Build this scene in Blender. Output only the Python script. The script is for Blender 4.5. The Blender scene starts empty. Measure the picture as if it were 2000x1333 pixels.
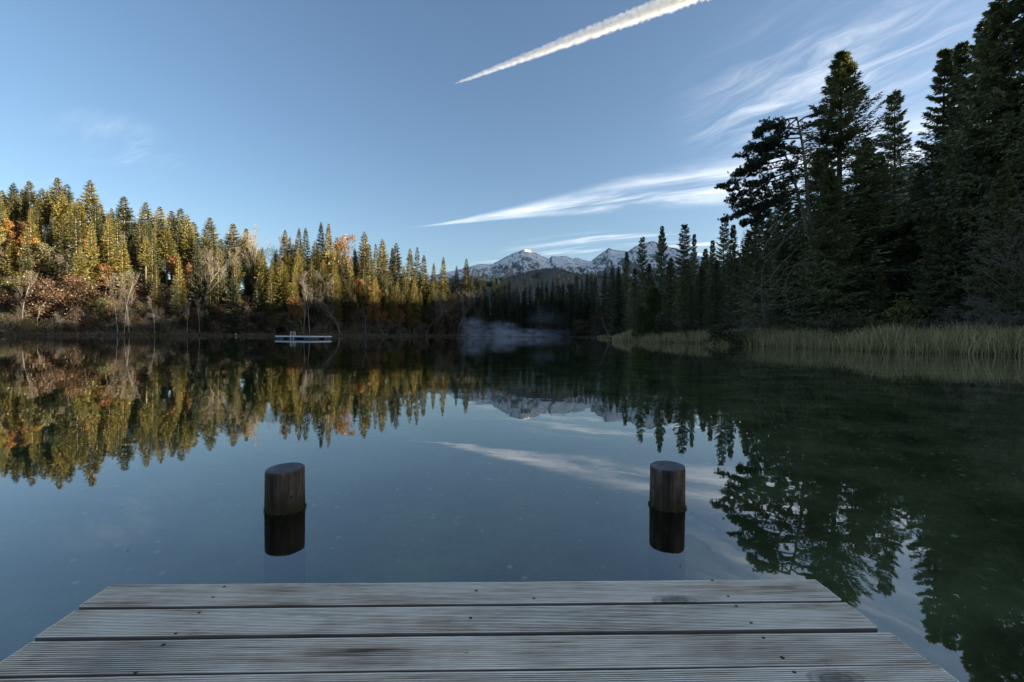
import bpy, bmesh, math, random
import numpy as np
from mathutils import Matrix, Vector

# ------------------------------------------------------------------ camera, sky, sun, exposure
sc = bpy.context.scene
COL = sc.collection
PX_F = 2000 * 16 / 36.0
CAM_H = 1.25
PITCH = 12.5 / PX_F
ROLL = 0.0071
cam_data = bpy.data.cameras.new('camera')
cam_data.lens = 16; cam_data.sensor_width = 36; cam_data.sensor_fit = 'HORIZONTAL'
cam_data.clip_start = 0.05; cam_data.clip_end = 60000
cam = bpy.data.objects.new('camera', cam_data); COL.objects.link(cam)
CR = Matrix.Rotation(math.pi / 2 - PITCH, 3, 'X') @ Matrix.Rotation(ROLL, 3, 'Z')
cam.matrix_world = Matrix.Translation((0, 0, CAM_H)) @ CR.to_4x4()
sc.camera = cam

SUN_AZ = math.radians(94)      # clockwise from the view direction (+Y)
SUN_EL = math.radians(9.5)
SUN_VEC = Vector((math.sin(SUN_AZ) * math.cos(SUN_EL), math.cos(SUN_AZ) * math.cos(SUN_EL), math.sin(SUN_EL)))
sun = bpy.data.lights.new('sun', 'SUN')
sun.energy = 4.9; sun.angle = math.radians(0.6); sun.color = (1.0, 0.88, 0.65)
sun_o = bpy.data.objects.new('sun', sun); COL.objects.link(sun_o)
sun_o.rotation_euler = SUN_VEC.to_track_quat('Z', 'Y').to_euler()
sun_o.location = (200, 0, 200)

sc.view_settings.view_transform = 'Standard'
sc.view_settings.look = 'None'
sc.view_settings.gamma = 1.0
sc.view_settings.use_curve_mapping = False
sc.view_settings.exposure = 2.5
sc.cycles.use_denoising = True
sc.cycles.max_bounces = 10
sc.cycles.diffuse_bounces = 3
sc.cycles.glossy_bounces = 4
sc.cycles.transmission_bounces = 6
sc.cycles.volume_bounces = 3
sc.cycles.transparent_max_bounces = 12
sc.cycles.sample_clamp_indirect = 6.0

world = bpy.data.worlds.new('World'); sc.world = world; world.use_nodes = True
wn = world.node_tree.nodes; wl = world.node_tree.links
wn.clear()


class NT:
    """small helper for building node trees"""
    def __init__(self, tree):
        self.t = tree; self.n = tree.nodes; self.l = tree.links

    def new(self, typ, **kw):
        nd = self.n.new(typ)
        for k, v in kw.items():
            setattr(nd, k, v)
        return nd

    def put(self, sock, v):
        if hasattr(v, 'is_output') or isinstance(v, bpy.types.NodeSocket):
            self.l.new(v, sock)
        elif v is not None:
            sock.default_value = v

    def math(self, op, a, b=None, c=None, clamp=False):
        nd = self.new('ShaderNodeMath', operation=op, use_clamp=clamp)
        self.put(nd.inputs[0], a)
        if b is not None: self.put(nd.inputs[1], b)
        if c is not None: self.put(nd.inputs[2], c)
        return nd.outputs[0]

    def smooth(self, v, lo, hi):
        nd = self.new('ShaderNodeMapRange', interpolation_type='SMOOTHSTEP')
        self.put(nd.inputs[0], v); self.put(nd.inputs[1], lo); self.put(nd.inputs[2], hi)
        nd.inputs[3].default_value = 0; nd.inputs[4].default_value = 1
        return nd.outputs[0]

    def xyz(self, x, y, z):
        nd = self.new('ShaderNodeCombineXYZ')
        for i, v in enumerate((x, y, z)): self.put(nd.inputs[i], v)
        return nd.outputs[0]

    def sep(self, v):
        nd = self.new('ShaderNodeSeparateXYZ'); self.put(nd.inputs[0], v)
        return nd.outputs

    def noise(self, vec, scale, detail=4, rough=0.5, dist=0.0):
        nd = self.new('ShaderNodeTexNoise')
        self.put(nd.inputs['Vector'], vec)
        nd.inputs['Scale'].default_value = scale; nd.inputs['Detail'].default_value = detail
        nd.inputs['Roughness'].default_value = rough; nd.inputs['Distortion'].default_value = dist
        return nd.outputs[0]

    def ramp(self, v, stops, interp='LINEAR'):
        nd = self.new('ShaderNodeValToRGB')
        cr = nd.color_ramp; cr.interpolation = interp
        while len(cr.elements) < len(stops): cr.elements.new(0.5)
        for e, (p, c) in zip(cr.elements, stops):
            e.position = p; e.color = (c[0], c[1], c[2], 1)
        self.put(nd.inputs[0], v)
        return nd.outputs[0]

    def mix(self, fac, a, b, mode='MIX'):
        nd = self.new('ShaderNodeMix', data_type='RGBA', blend_type=mode)
        self.put(nd.inputs[0], fac); self.put(nd.inputs[6], a); self.put(nd.inputs[7], b)
        return nd.outputs[2]

    def bump(self, h, strength=0.3, distance=0.02):
        nd = self.new('ShaderNodeBump')
        nd.inputs['Strength'].default_value = strength; nd.inputs['Distance'].default_value = distance
        self.put(nd.inputs['Height'], h)
        return nd.outputs[0]


W = NT(world.node_tree)
sky = W.new('ShaderNodeTexSky', sky_type='NISHITA')
sky.sun_disc = False
sky.sun_elevation = SUN_EL; sky.sun_rotation = SUN_AZ
sky.altitude = 900; sky.air_density = 1.0; sky.dust_density = 3.2; sky.ozone_density = 2.0
# high cirrus: noise in the plane of the cloud layer, drawn out along the wind
tc = W.new('ShaderNodeTexCoord')
dx, dy, dz = W.sep(tc.outputs['Generated'])
zz = W.math('ADD', W.math('MAXIMUM', dz, 0.0), 0.02)
cu = W.math('DIVIDE', dx, zz); cv = W.math('DIVIDE', dy, zz)
WA = math.radians(-27)
ca = W.math('ADD', W.math('MULTIPLY', cu, math.cos(WA)), W.math('MULTIPLY', cv, math.sin(WA)))
cb = W.math('SUBTRACT', W.math('MULTIPLY', cv, math.cos(WA)), W.math('MULTIPLY', cu, math.sin(WA)))
warp = W.noise(W.xyz(W.math('MULTIPLY', ca, .35), W.math('MULTIPLY', cb, .6), 3.1), 1.0, 3, .5)
cb2 = W.math('ADD', cb, W.math('MULTIPLY', W.math('SUBTRACT', warp, .5), .9))
streak = W.noise(W.xyz(W.math('MULTIPLY', ca, .7), W.math('MULTIPLY', cb2, 3.2), 0.0), 1.0, 7, .62, .4)
patch = W.noise(W.xyz(W.math('MULTIPLY', ca, .32), W.math('MULTIPLY', cb, .42), 12.3), 1.0, 2, .5)
cmask = W.math('MULTIPLY', W.smooth(streak, .47, .78), W.smooth(patch, .50, .68))
# one long streak low in the sky
wob = W.math('MULTIPLY', W.math('SUBTRACT', W.noise(W.xyz(W.math('MULTIPLY', ca, .6), 0.0, 1.0), 1.0, 2), .5), .5)
bline = W.math('ABSOLUTE', W.math('SUBTRACT', W.math('ADD', cb, wob), 3.12))
wid = W.math('MULTIPLY', W.smooth(ca, -2.7, 1.2), .8)
band = W.math('SUBTRACT', 1.0, W.smooth(W.math('DIVIDE', bline, W.math('ADD', wid, .02)), 0.15, 1.0))
band = W.math('MULTIPLY', band, W.smooth(ca, -2.75, -1.6))
band = W.math('MULTIPLY', band, W.math('ADD', .05, W.smooth(streak, .38, .70)))
WB = math.radians(-58)
wa = W.math('ADD', W.math('MULTIPLY', cu, math.cos(WB)), W.math('MULTIPLY', cv, math.sin(WB)))
wb = W.math('SUBTRACT', W.math('MULTIPLY', cv, math.cos(WB)), W.math('MULTIPLY', cu, math.sin(WB)))
wwarp = W.noise(W.xyz(W.math('MULTIPLY', wa, 1.4), W.math('MULTIPLY', wb, 2.0), 5.5), 1.0, 3, .5)
wb2 = W.math('ADD', wb, W.math('MULTIPLY', W.math('SUBTRACT', wwarp, .5), .5))
wst = W.noise(W.xyz(W.math('MULTIPLY', wa, 2.0), W.math('MULTIPLY', wb2, 9.0), 2.0), 1.0, 7, .62, .5)
wr = W.math('SQRT', W.math('ADD', W.math('POWER', W.math('ABSOLUTE', W.math('SUBTRACT', cu, 1.18)), 2.0), W.math('POWER', W.math('MULTIPLY', W.math('ABSOLUTE', W.math('SUBTRACT', cv, 1.78)), .8), 2.0)))
wisp = W.math('MULTIPLY', W.math('MULTIPLY', W.smooth(wst, .36, .86), W.math('SUBTRACT', 1.0, W.smooth(wr, .05, .62))), .5)
cm = W.math('ADD', wisp, W.math('ADD', W.math('MULTIPLY', cmask, .75), W.math('MULTIPLY', band, .58)), clamp=True)
cm = W.math('MULTIPLY', cm, W.smooth(dz, 0.0, 0.10), clamp=True)
skyc = W.mix(cm, sky.outputs[0], (6.6, 6.6, 6.7, 1))
bg = W.new('ShaderNodeBackground'); bg.inputs[1].default_value = 0.048
wl.new(skyc, bg.inputs[0])
wo = W.new('ShaderNodeOutputWorld'); wl.new(bg.outputs[0], wo.inputs[0])


# ------------------------------------------------------------------ helpers
def ray(px, py):
    return CR @ Vector(((px - 1000) / PX_F, -(py - 666.5) / PX_F, -1))

def at_depth(px, py, Y):
    d = ray(px, py); return Vector((0, 0, CAM_H)) + d * (Y / d.y)

def on_plane(px, py, z=0.0):
    d = ray(px, py); return Vector((0, 0, CAM_H)) + d * ((z - CAM_H) / d.z)

def hash2(ix, iy, seed):
    n = (ix.astype(np.int64) * 374761393 + iy.astype(np.int64) * 668265263 + seed * 1442695041) & 0x7fffffff
    n = ((n ^ (n >> 13)) * 1274126177) & 0x7fffffff
    return ((n ^ (n >> 16)) & 0xffff) / 65535.0

def vnoise(x, y, seed=0):
    ix = np.floor(x); iy = np.floor(y); fx = x - ix; fy = y - iy
    fx = fx * fx * fx * (fx * (fx * 6 - 15) + 10); fy = fy * fy * fy * (fy * (fy * 6 - 15) + 10)
    a = hash2(ix, iy, seed); b = hash2(ix + 1, iy, seed); c = hash2(ix, iy + 1, seed); d = hash2(ix + 1, iy + 1, seed)
    return (a * (1 - fx) + b * fx) * (1 - fy) + (c * (1 - fx) + d * fx) * fy

def fbm(x, y, oct=5, seed=0, ridged=False):
    v = np.zeros_like(x, float); amp = .5
    for o in range(oct):
        n = vnoise(x, y, seed + o * 17)
        if ridged: n = 1 - np.abs(2 * n - 1)
        v += amp * n; amp *= .5; x = x * 2.03 + 11.3; y = y * 2.03 + 5.7
    return v

def sstep(x, a, b):
    t = np.clip((x - a) / (b - a), 0, 1); return t * t * (3 - 2 * t)

def mesh_arrays(name, parts, mats):
    """parts: list of (verts Nx3, faces MxK, material index, smooth)"""
    me = bpy.data.meshes.new(name)
    V = np.concatenate([p[0] for p in parts]).astype(np.float32)
    starts, totals, loops, mi, sm = [], [], [], [], []
    off = 0; ls = 0
    for v, f, m, s in parts:
        k = f.shape[1]; n = f.shape[0]
        loops.append((f + off).ravel()); starts.append(ls + np.arange(n) * k); totals.append(np.full(n, k))
        mi.append(np.full(n, m)); sm.append(np.full(n, s, bool)); off += len(v); ls += n * k
    loops = np.concatenate(loops).astype(np.int32)
    starts = np.concatenate(starts).astype(np.int32)
    me.vertices.add(len(V)); me.vertices.foreach_set('co', V.ravel())
    me.loops.add(len(loops)); me.loops.foreach_set('vertex_index', loops)
    me.polygons.add(len(starts)); me.polygons.foreach_set('loop_start', starts)
    me.polygons.foreach_set('material_index', np.concatenate(mi).astype(np.int32))
    me.polygons.foreach_set('use_smooth', np.concatenate(sm))
    for m in mats: me.materials.append(m)
    me.update(calc_edges=True)
    return me

def obj(name, me, parent=None, loc=None):
    o = bpy.data.objects.new(name, me); COL.objects.link(o)
    if parent is not None: o.parent = parent
    if loc is not None: o.location = loc
    return o

def tag(o, label=None, cat=None, group=None, kind=None):
    if label: o['label'] = label
    if cat: o['category'] = cat
    if group: o['group'] = group
    if kind: o['kind'] = kind
    return o

def empty(name, loc=(0, 0, 0)):
    o = bpy.data.objects.new(name, None); COL.objects.link(o); o.location = loc
    o.empty_display_size = .2
    return o

def nrm(v):
    return v / np.maximum(np.linalg.norm(v, axis=-1, keepdims=True), 1e-9)

def segs(P0, P1, R0, R1, sides=4):
    """independent tapered tubes for many segments at once"""
    P0 = np.asarray(P0, float); P1 = np.asarray(P1, float)
    n = len(P0); d = nrm(P1 - P0)
    ref = np.where(np.abs(d[:, 2:3]) > .9, np.array([[1., 0, 0]]), np.array([[0, 0, 1.]]))
    u = nrm(np.cross(d, ref)); v = np.cross(d, u)
    ang = np.arange(sides) / sides * 2 * math.pi
    ring = u[:, None, :] * np.cos(ang)[None, :, None] + v[:, None, :] * np.sin(ang)[None, :, None]
    A = P0[:, None, :] + ring * np.asarray(R0)[:, None, None]
    B = P1[:, None, :] + ring * np.asarray(R1)[:, None, None]
    V = np.concatenate([A, B], 1).reshape(-1, 3)
    i = np.arange(sides); j = (i + 1) % sides
    q = np.stack([i, j, j + sides, i + sides], 1)
    F = (q[None] + (np.arange(n) * 2 * sides)[:, None, None]).reshape(-1, 4)
    return V, F

def tube(pts, rad, sides=8, cap=True, wob=0, seed=0):
    pts = np.asarray(pts, float); n = len(pts); rad = np.broadcast_to(np.asarray(rad, float), (n,))
    d = nrm(np.gradient(pts, axis=0))
    ref = np.array([1., 0, 0]) if abs(d[0, 2]) > .8 else np.array([0, 0, 1.])
    u = nrm(np.cross(d, ref)); v = np.cross(d, u)
    ang = np.arange(sides) / sides * 2 * math.pi
    rr = rad[:, None] * np.ones(sides)[None]
    if wob:
        r_ = np.random.default_rng(seed); rr = rr * (1 + wob * r_.uniform(-1, 1, (n, sides)))
    V = (pts[:, None] + (u[:, None] * np.cos(ang)[None, :, None] + v[:, None] * np.sin(ang)[None, :, None]) * rr[..., None]).reshape(-1, 3)
    F = []
    for k in range(n - 1):
        for i in range(sides):
            j = (i + 1) % sides
            F.append((k * sides + i, k * sides + j, (k + 1) * sides + j, (k + 1) * sides + i))
    F = np.array(F)
    if cap:
        V = np.vstack([V, pts[:1], pts[-1:]])
        a = n * sides; e = []
        for i in range(sides):
            j = (i + 1) % sides
            e.append((a, j, i, i)); e.append((a + 1, (n - 1) * sides + i, (n - 1) * sides + j, (n - 1) * sides + j))
        return V, F, np.array(e)[:, :3]
    return V, F

def tube_parts(pts, rad, mi=0, sides=8, wob=0, seed=0):
    V, F, C = tube(pts, rad, sides, True, wob, seed)
    return [(V, F, mi, True), (V.copy(), C, mi, False)]

def diamonds(base, d, l, w, rng, flat=0.0):
    """leaf-shaped quads; flat=1 keeps them lying level, 0 turns them any way"""
    base = np.asarray(base); d = nrm(np.asarray(d)); n = len(base)
    ref = rng.normal(size=(n, 3)); ref = ref * (1 - flat) + np.array([0, 0, 1.]) * flat * 1.5
    p = nrm(np.cross(d, ref))
    l = np.broadcast_to(l, (n,))[:, None]; w = np.broadcast_to(w, (n,))[:, None]
    V = np.stack([base, base + d * l * .45 + p * w * .5, base + d * l, base + d * l * .45 - p * w * .5], 1).reshape(-1, 3)
    F = np.arange(n * 4).reshape(-1, 4)
    return V, F

def box(x0, x1, y0, y1, z0, z1):
    V = np.array([(x, y, z) for z in (z0, z1) for y in (y0, y1) for x in (x0, x1)], float)
    F = np.array([(0, 2, 3, 1), (4, 5, 7, 6), (0, 1, 5, 4), (2, 6, 7, 3), (0, 4, 6, 2), (1, 3, 7, 5)])
    return V, F

def bevel_box_mesh(name, dims, mat, bev=.006):
    bm = bmesh.new(); bmesh.ops.create_cube(bm, size=1)
    bmesh.ops.scale(bm, vec=dims, verts=bm.verts)
    bmesh.ops.bevel(bm, geom=bm.edges[:], offset=bev, segments=1, affect='EDGES')
    me = bpy.data.meshes.new(name); bm.to_mesh(me); bm.free(); me.materials.append(mat)
    return me


# ------------------------------------------------------------------ materials
def mat(name):
    m = bpy.data.materials.new(name); m.use_nodes = True
    m.node_tree.nodes.clear()
    t = NT(m.node_tree); out = t.new('ShaderNodeOutputMaterial')
    return m, t, out

def foliage(name, c_dark, c_mid, c_light, trans=.25, hue_spread=.5, vscale=.35, gloss=.045):
    m, t, out = mat(name)
    g = t.new('ShaderNodeNewGeometry'); oi = t.new('ShaderNodeObjectInfo'); tcn = t.new('ShaderNodeTexCoord')
    n = t.noise(tcn.outputs['Object'], vscale, 3, .6)
    v = t.math('ADD', t.math('MULTIPLY', g.outputs['Random Per Island'], .45),
               t.math('ADD', t.math('MULTIPLY', n, .45), t.math('MULTIPLY', t.math('SUBTRACT', oi.outputs['Random'], .5), hue_spread)))
    c = t.ramp(v, [(.15, c_dark), (.5, c_mid), (.9, c_light)])
    d = t.new('ShaderNodeBsdfDiffuse'); tr = t.new('ShaderNodeBsdfTranslucent'); mx = t.new('ShaderNodeMixShader')
    t.put(d.inputs[0], c); t.put(tr.inputs[0], c); mx.inputs[0].default_value = trans
    t.l.new(d.outputs[0], mx.inputs[1]); t.l.new(tr.outputs[0], mx.inputs[2])
    gl = t.new('ShaderNodeBsdfGlossy'); gl.inputs['Roughness'].default_value = .5; gl.inputs[0].default_value = (.9, .9, .9, 1)   # waxy leaf surface
    m2 = t.new('ShaderNodeMixShader'); m2.inputs[0].default_value = gloss
    t.l.new(mx.outputs[0], m2.inputs[1]); t.l.new(gl.outputs[0], m2.inputs[2]); t.l.new(m2.outputs[0], out.inputs[0])
    return m

def bark(name, c0, c1, scale=3.0, bumpd=.02):
    m, t, out = mat(name)
    tcn = t.new('ShaderNodeTexCoord')
    mp = t.new('ShaderNodeMapping'); mp.inputs['Scale'].default_value = (1, 1, .2); t.l.new(tcn.outputs['Object'], mp.inputs[0])
    n = t.noise(mp.outputs[0], scale, 5, .65)
    c = t.ramp(n, [(.3, c0), (.7, c1)])
    p = t.new('ShaderNodeBsdfPrincipled'); p.inputs['Roughness'].default_value = .9; p.inputs['Specular IOR Level'].default_value = .2
    t.put(p.inputs['Base Color'], c); t.put(p.inputs['Normal'], t.bump(n, .6, bumpd)); t.l.new(p.outputs[0], out.inputs[0])
    return m

def plain(name, col, rough=.6, metal=0.0, var=.15, scale=4.0):
    m, t, out = mat(name)
    tcn = t.new('ShaderNodeTexCoord')
    n = t.noise(tcn.outputs['Object'], scale, 4, .6)
    c = t.mix(n, tuple(x * (1 - var) for x in col) + (1,), tuple(min(1, x * (1 + var)) for x in col) + (1,))
    p = t.new('ShaderNodeBsdfPrincipled'); p.inputs['Roughness'].default_value = rough; p.inputs['Metallic'].default_value = metal
    t.put(p.inputs['Base Color'], c); t.l.new(p.outputs[0], out.inputs[0])
    return m

M = {}
M['needle_far'] = foliage('needles_far', (.034, .038, .010), (.105, .094, .017), (.21, .165, .030), .15, .8, .12)  # yellowed so the needle colour carries the golden sunlight
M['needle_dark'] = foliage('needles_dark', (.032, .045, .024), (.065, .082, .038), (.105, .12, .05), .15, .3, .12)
M['needle_near'] = foliage('needles_near', (.055, .068, .022), (.155, .165, .048), (.27, .25, .075), .35, .3, .30, .08)
M['needle_pine'] = foliage('needles_pine', (.03, .045, .024), (.06, .08, .042), (.10, .12, .06), .2, .1, .5)
M['needle_young'] = foliage('needles_young', (.04, .065, .018), (.085, .125, .03), (.16, .2, .05), .3, .1, .5)
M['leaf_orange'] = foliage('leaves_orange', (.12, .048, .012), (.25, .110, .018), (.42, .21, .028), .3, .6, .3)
M['leaf_rust'] = foliage('leaves_rust', (.050, .027, .014), (.095, .048, .022), (.155, .080, .032), .25, .3, .3)
M['leaf_olive'] = foliage('leaves_olive', (.035, .035, .012), (.075, .070, .022), (.13, .115, .035), .25, .4, .3)
M['leaf_yellow'] = foliage('leaves_yellow', (.11, .10, .015), (.22, .19, .025), (.36, .30, .04), .3, .2, .4)
M['reed'] = foliage('reeds', (.13, .105, .042), (.42, .335, .135), (.82, .64, .29), .2, 0, .5)
M['twig'] = bark('twigs', (.09, .075, .062), (.19, .165, .14), 2.0)
M['twig_pale'] = bark('twigs_pale', (.12, .10, .078), (.26, .22, .17), 2.0)
M['bark_conifer'] = bark('bark_conifer', (.14, .105, .075), (.30, .23, .165), 2.5)
M['bark_dark'] = bark('bark_dark', (.035, .028, .022), (.085, .068, .054), 3.0)
M['bark_birch'] = bark('bark_birch', (.14, .125, .11), (.34, .31, .28), 2.0)
M['bark_dead'] = bark('bark_dead', (.11, .088, .07), (.26, .21, .17), 3.0)

def ground_material():
    m, t, out = mat('forest_floor')
    g = t.new('ShaderNodeNewGeometry')
    n1 = t.noise(g.outputs['Position'], .09, 4, .6); n2 = t.noise(g.outputs['Position'], 1.3, 5, .65)
    c = t.ramp(n2, [(.25, (.030, .022, .014)), (.5, (.075, .050, .028)), (.75, (.135, .090, .045))])
    c2 = t.ramp(n2, [(.3, (.022, .028, .012)), (.7, (.065, .070, .026))])
    c = t.mix(t.smooth(n1, .45, .62), c, c2)
    p = t.new('ShaderNodeBsdfPrincipled'); p.inputs['Roughness'].default_value = .95; p.inputs['Specular IOR Level'].default_value = .15
    # below the water: silt with pale leaves and stones
    z = t.sep(g.outputs['Position'])[2]
    vo = t.new('ShaderNodeTexVoronoi'); vo.inputs['Scale'].default_value = 7.5; t.l.new(g.outputs['Position'], vo.inputs['Vector'])
    sp = t.math('SUBTRACT', 1.0, t.smooth(vo.outputs['Distance'], .08, .26))
    sp = t.math('MULTIPLY', sp, t.smooth(t.sep(vo.outputs['Color'])[0], .55, .9))
    n3 = t.noise(g.outputs['Position'], .8, 6, .65)
    silt = t.ramp(n3, [(.36, (.09, .09, .04)), (.52, (.22, .21, .10)), (.68, (.40, .37, .19))])
    silt = t.mix(sp, silt, (.75, .72, .48, 1))
    c = t.mix(t.smooth(z, -.02, -.12), c, silt)
    t.put(p.inputs['Base Color'], c); t.put(p.inputs['Normal'], t.bump(n2, .7, .12)); t.l.new(p.outputs[0], out.inputs[0])
    return m
M['ground'] = ground_material()

def water_material():
    m, t, out = mat('lake_water')
    g = t.new('ShaderNodeNewGeometry')
    mp = t.new('ShaderNodeMapping'); mp.inputs['Scale'].default_value = (.5, 1.0, 1.0); t.l.new(g.outputs['Position'], mp.inputs[0])
    n = t.math('ADD', t.noise(mp.outputs[0], .7, 2, .5), t.math('MULTIPLY', t.noise(mp.outputs[0], 5.0, 2, .5), .10))
    nb = t.bump(n, 1.0, .0035)
    fr = t.new('ShaderNodeFresnel'); fr.inputs[0].default_value = 2.4; t.put(fr.inputs['Normal'], nb)
    gl = t.new('ShaderNodeBsdfGlossy'); gl.inputs['Roughness'].default_value = .012; gl.inputs[0].default_value = (.98, .98, .98, 1)
    t.put(gl.inputs['Normal'], nb)
    rf = t.new('ShaderNodeBsdfRefraction'); rf.inputs['IOR'].default_value = 1.33; rf.inputs['Roughness'].default_value = 0
    rf.inputs[0].default_value = (.93, .97, .97, 1)
    fb = t.new('ShaderNodeFresnel'); fb.inputs[0].default_value = 1.33      # light coming up from below the surface
    fm = t.math('ADD', t.math('MULTIPLY', fr.outputs[0], t.math('SUBTRACT', 1.0, g.outputs['Backfacing'])), t.math('MULTIPLY', fb.outputs[0], g.outputs['Backfacing']))
    mx = t.new('ShaderNodeMixShader'); t.put(mx.inputs[0], fm); t.l.new(rf.outputs[0], mx.inputs[1]); t.l.new(gl.outputs[0], mx.inputs[2])
    t.l.new(mx.outputs[0], out.inputs['Surface'])
    va = t.new('ShaderNodeVolumeAbsorption'); va.inputs[0].default_value = (.60, .76, .60, 1); va.inputs[1].default_value = .40
    t.l.new(va.outputs[0], out.inputs['Volume'])
    return m
M['water'] = water_material()

# ------------------------------------------------------------------ terrain and lake
LAKE = np.array([(-14, -7), (-70, -6), (-135, 15), (-178, 60), (-172, 110), (-152, 134), (-128, 152), (-105, 170), (-75, 190),
                 (-52, 218), (-30, 258), (0, 272), (32, 262), (43, 232), (38, 195), (35, 150), (31, 120), (23.5, 101), (23.2, 97), (27, 84),
                 (31.5, 72), (31, 62), (31, 51), (31, 40), (35.5, 33.5), (41, 26), (44, 12), (38, -2), (16, -7), (2, -7)], float)

def lake_sd(x, y):
    """signed distance to the shoreline, positive on land"""
    x = np.asarray(x, float); y = np.asarray(y, float)
    best = np.full(x.shape, 1e9); inside = np.zeros(x.shape, bool)
    n = len(LAKE)
    for i in range(n):
        ax, ay = LAKE[i]; bx, by = LAKE[(i + 1) % n]
        ex, ey = bx - ax, by - ay
        tt = np.clip(((x - ax) * ex + (y - ay) * ey) / (ex * ex + ey * ey), 0, 1)
        best = np.minimum(best, np.hypot(x - ax - tt * ex, y - ay - tt * ey))
        cond = ((ay > y) != (by > y)) & (x < (bx - ax) * (y - ay) / (by - ay + 1e-12) + ax)
        inside ^= cond
    return np.where(inside, -best, best)

HILL_PX = [-2500, -600, 0, 110, 200, 300, 450, 560, 620, 720, 800, 900, 1000, 1100, 1300, 1500, 2000, 4000]
HILL_H = [20, 36, 35, 34, 31, 26, 20, 22, 26, 22, 19, 15, 8, 6, 8, 5, 3, 3]

def ground_z(x, y):
    x = np.asarray(x, float); y = np.asarray(y, float)
    s = lake_sd(x, y)
    pxa = np.where(y > 5, 1000 + PX_F * x / np.maximum(y, 5), np.where(x < 0, -2500, 4000))
    hh = np.interp(pxa, HILL_PX, HILL_H)
    wob = fbm(x * .03 + 40, y * .03 + 9, 4, 3) - .47
    land = .35 * sstep(s, 0, 1.5) + hh * (sstep(s, 2, 60) * .72 + .28 * sstep(s, 3, 26)) + wob * 9 * sstep(s, 6, 40) * np.minimum(1, hh / 14)
    ridge = 52 * sstep(x, 75, 165) * sstep(y, -260, -60) * (1 - sstep(y, 275, 465)) * (.85 + .35 * fbm(x * .012, y * .012, 3, 8))
    land = land + ridge
    # a far wooded plateau beyond the local hills
    land = np.where(s > 320, np.maximum(land * np.exp(-(s - 320) / 500), 2), land)
    sh = 1.25 - 1.0 * sstep(x, -6, 12)
    bed = -(.25 * sstep(-s, 0, .8) + sh * (1.1 * sstep(-s, 0, 8) + 3.2 * sstep(-s, 6, 40)) + .12 * (fbm(x * .7, y * .7, 3, 5) - .5) * sstep(-s, 0, 3))
    return np.where(s > 0, land, bed)

def axis(lo, hi, step, far):
    a = list(np.arange(lo, hi + .1, step)); st = step
    b = hi
    while b < far: st *= 1.35; b += st; a.append(b)
    st = step; b = lo
    while b > -far: st *= 1.35; b -= st; a.insert(0, b)
    return np.array(a)

gx = axis(-260, 250, 3.0, 15000); gy = axis(-60, 380, 3.0, 15000)
# finer rows near the jetty and the right bank
gx = np.unique(np.concatenate([gx, np.arange(-30, 50, 1.0)])); gy = np.unique(np.concatenate([gy, np.arange(-10, 110, 1.0)]))
GX, GY = np.meshgrid(gx, gy)
GZ = ground_z(GX, GY)
nx, ny = len(gx), len(gy)
idx = np.arange(nx * ny).reshape(ny, nx)
F = np.stack([idx[:-1, :-1], idx[:-1, 1:], idx[1:, 1:], idx[1:, :-1]], -1).reshape(-1, 4)
ground = obj('ground', mesh_arrays('ground', [(np.stack([GX, GY, GZ], -1).reshape(-1, 3), F, 0, True)], [M['ground']]))
tag(ground, 'leaf-covered forest floor rising from the lake shore', 'ground', kind='structure')

V, F = box(-230, 120, -40, 330, -12, 0)
lake = obj('lake', mesh_arrays('lake', [(V, F, 0, False)], [M['water']]))
tag(lake, 'still dark lake mirroring the forest and sky', 'lake', kind='structure')

def zg(x, y):
    return float(ground_z(np.array([x]), np.array([y]))[0])

def shore_depth(px):
    """depth Y at which the ray through this column first reaches the far or right shore"""
    ys = np.arange(15, 420, .5); k = (px - 1000) / PX_F
    s = lake_sd(k * ys, ys)
    i = np.argmax(s > 0)
    return ys[i]


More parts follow.
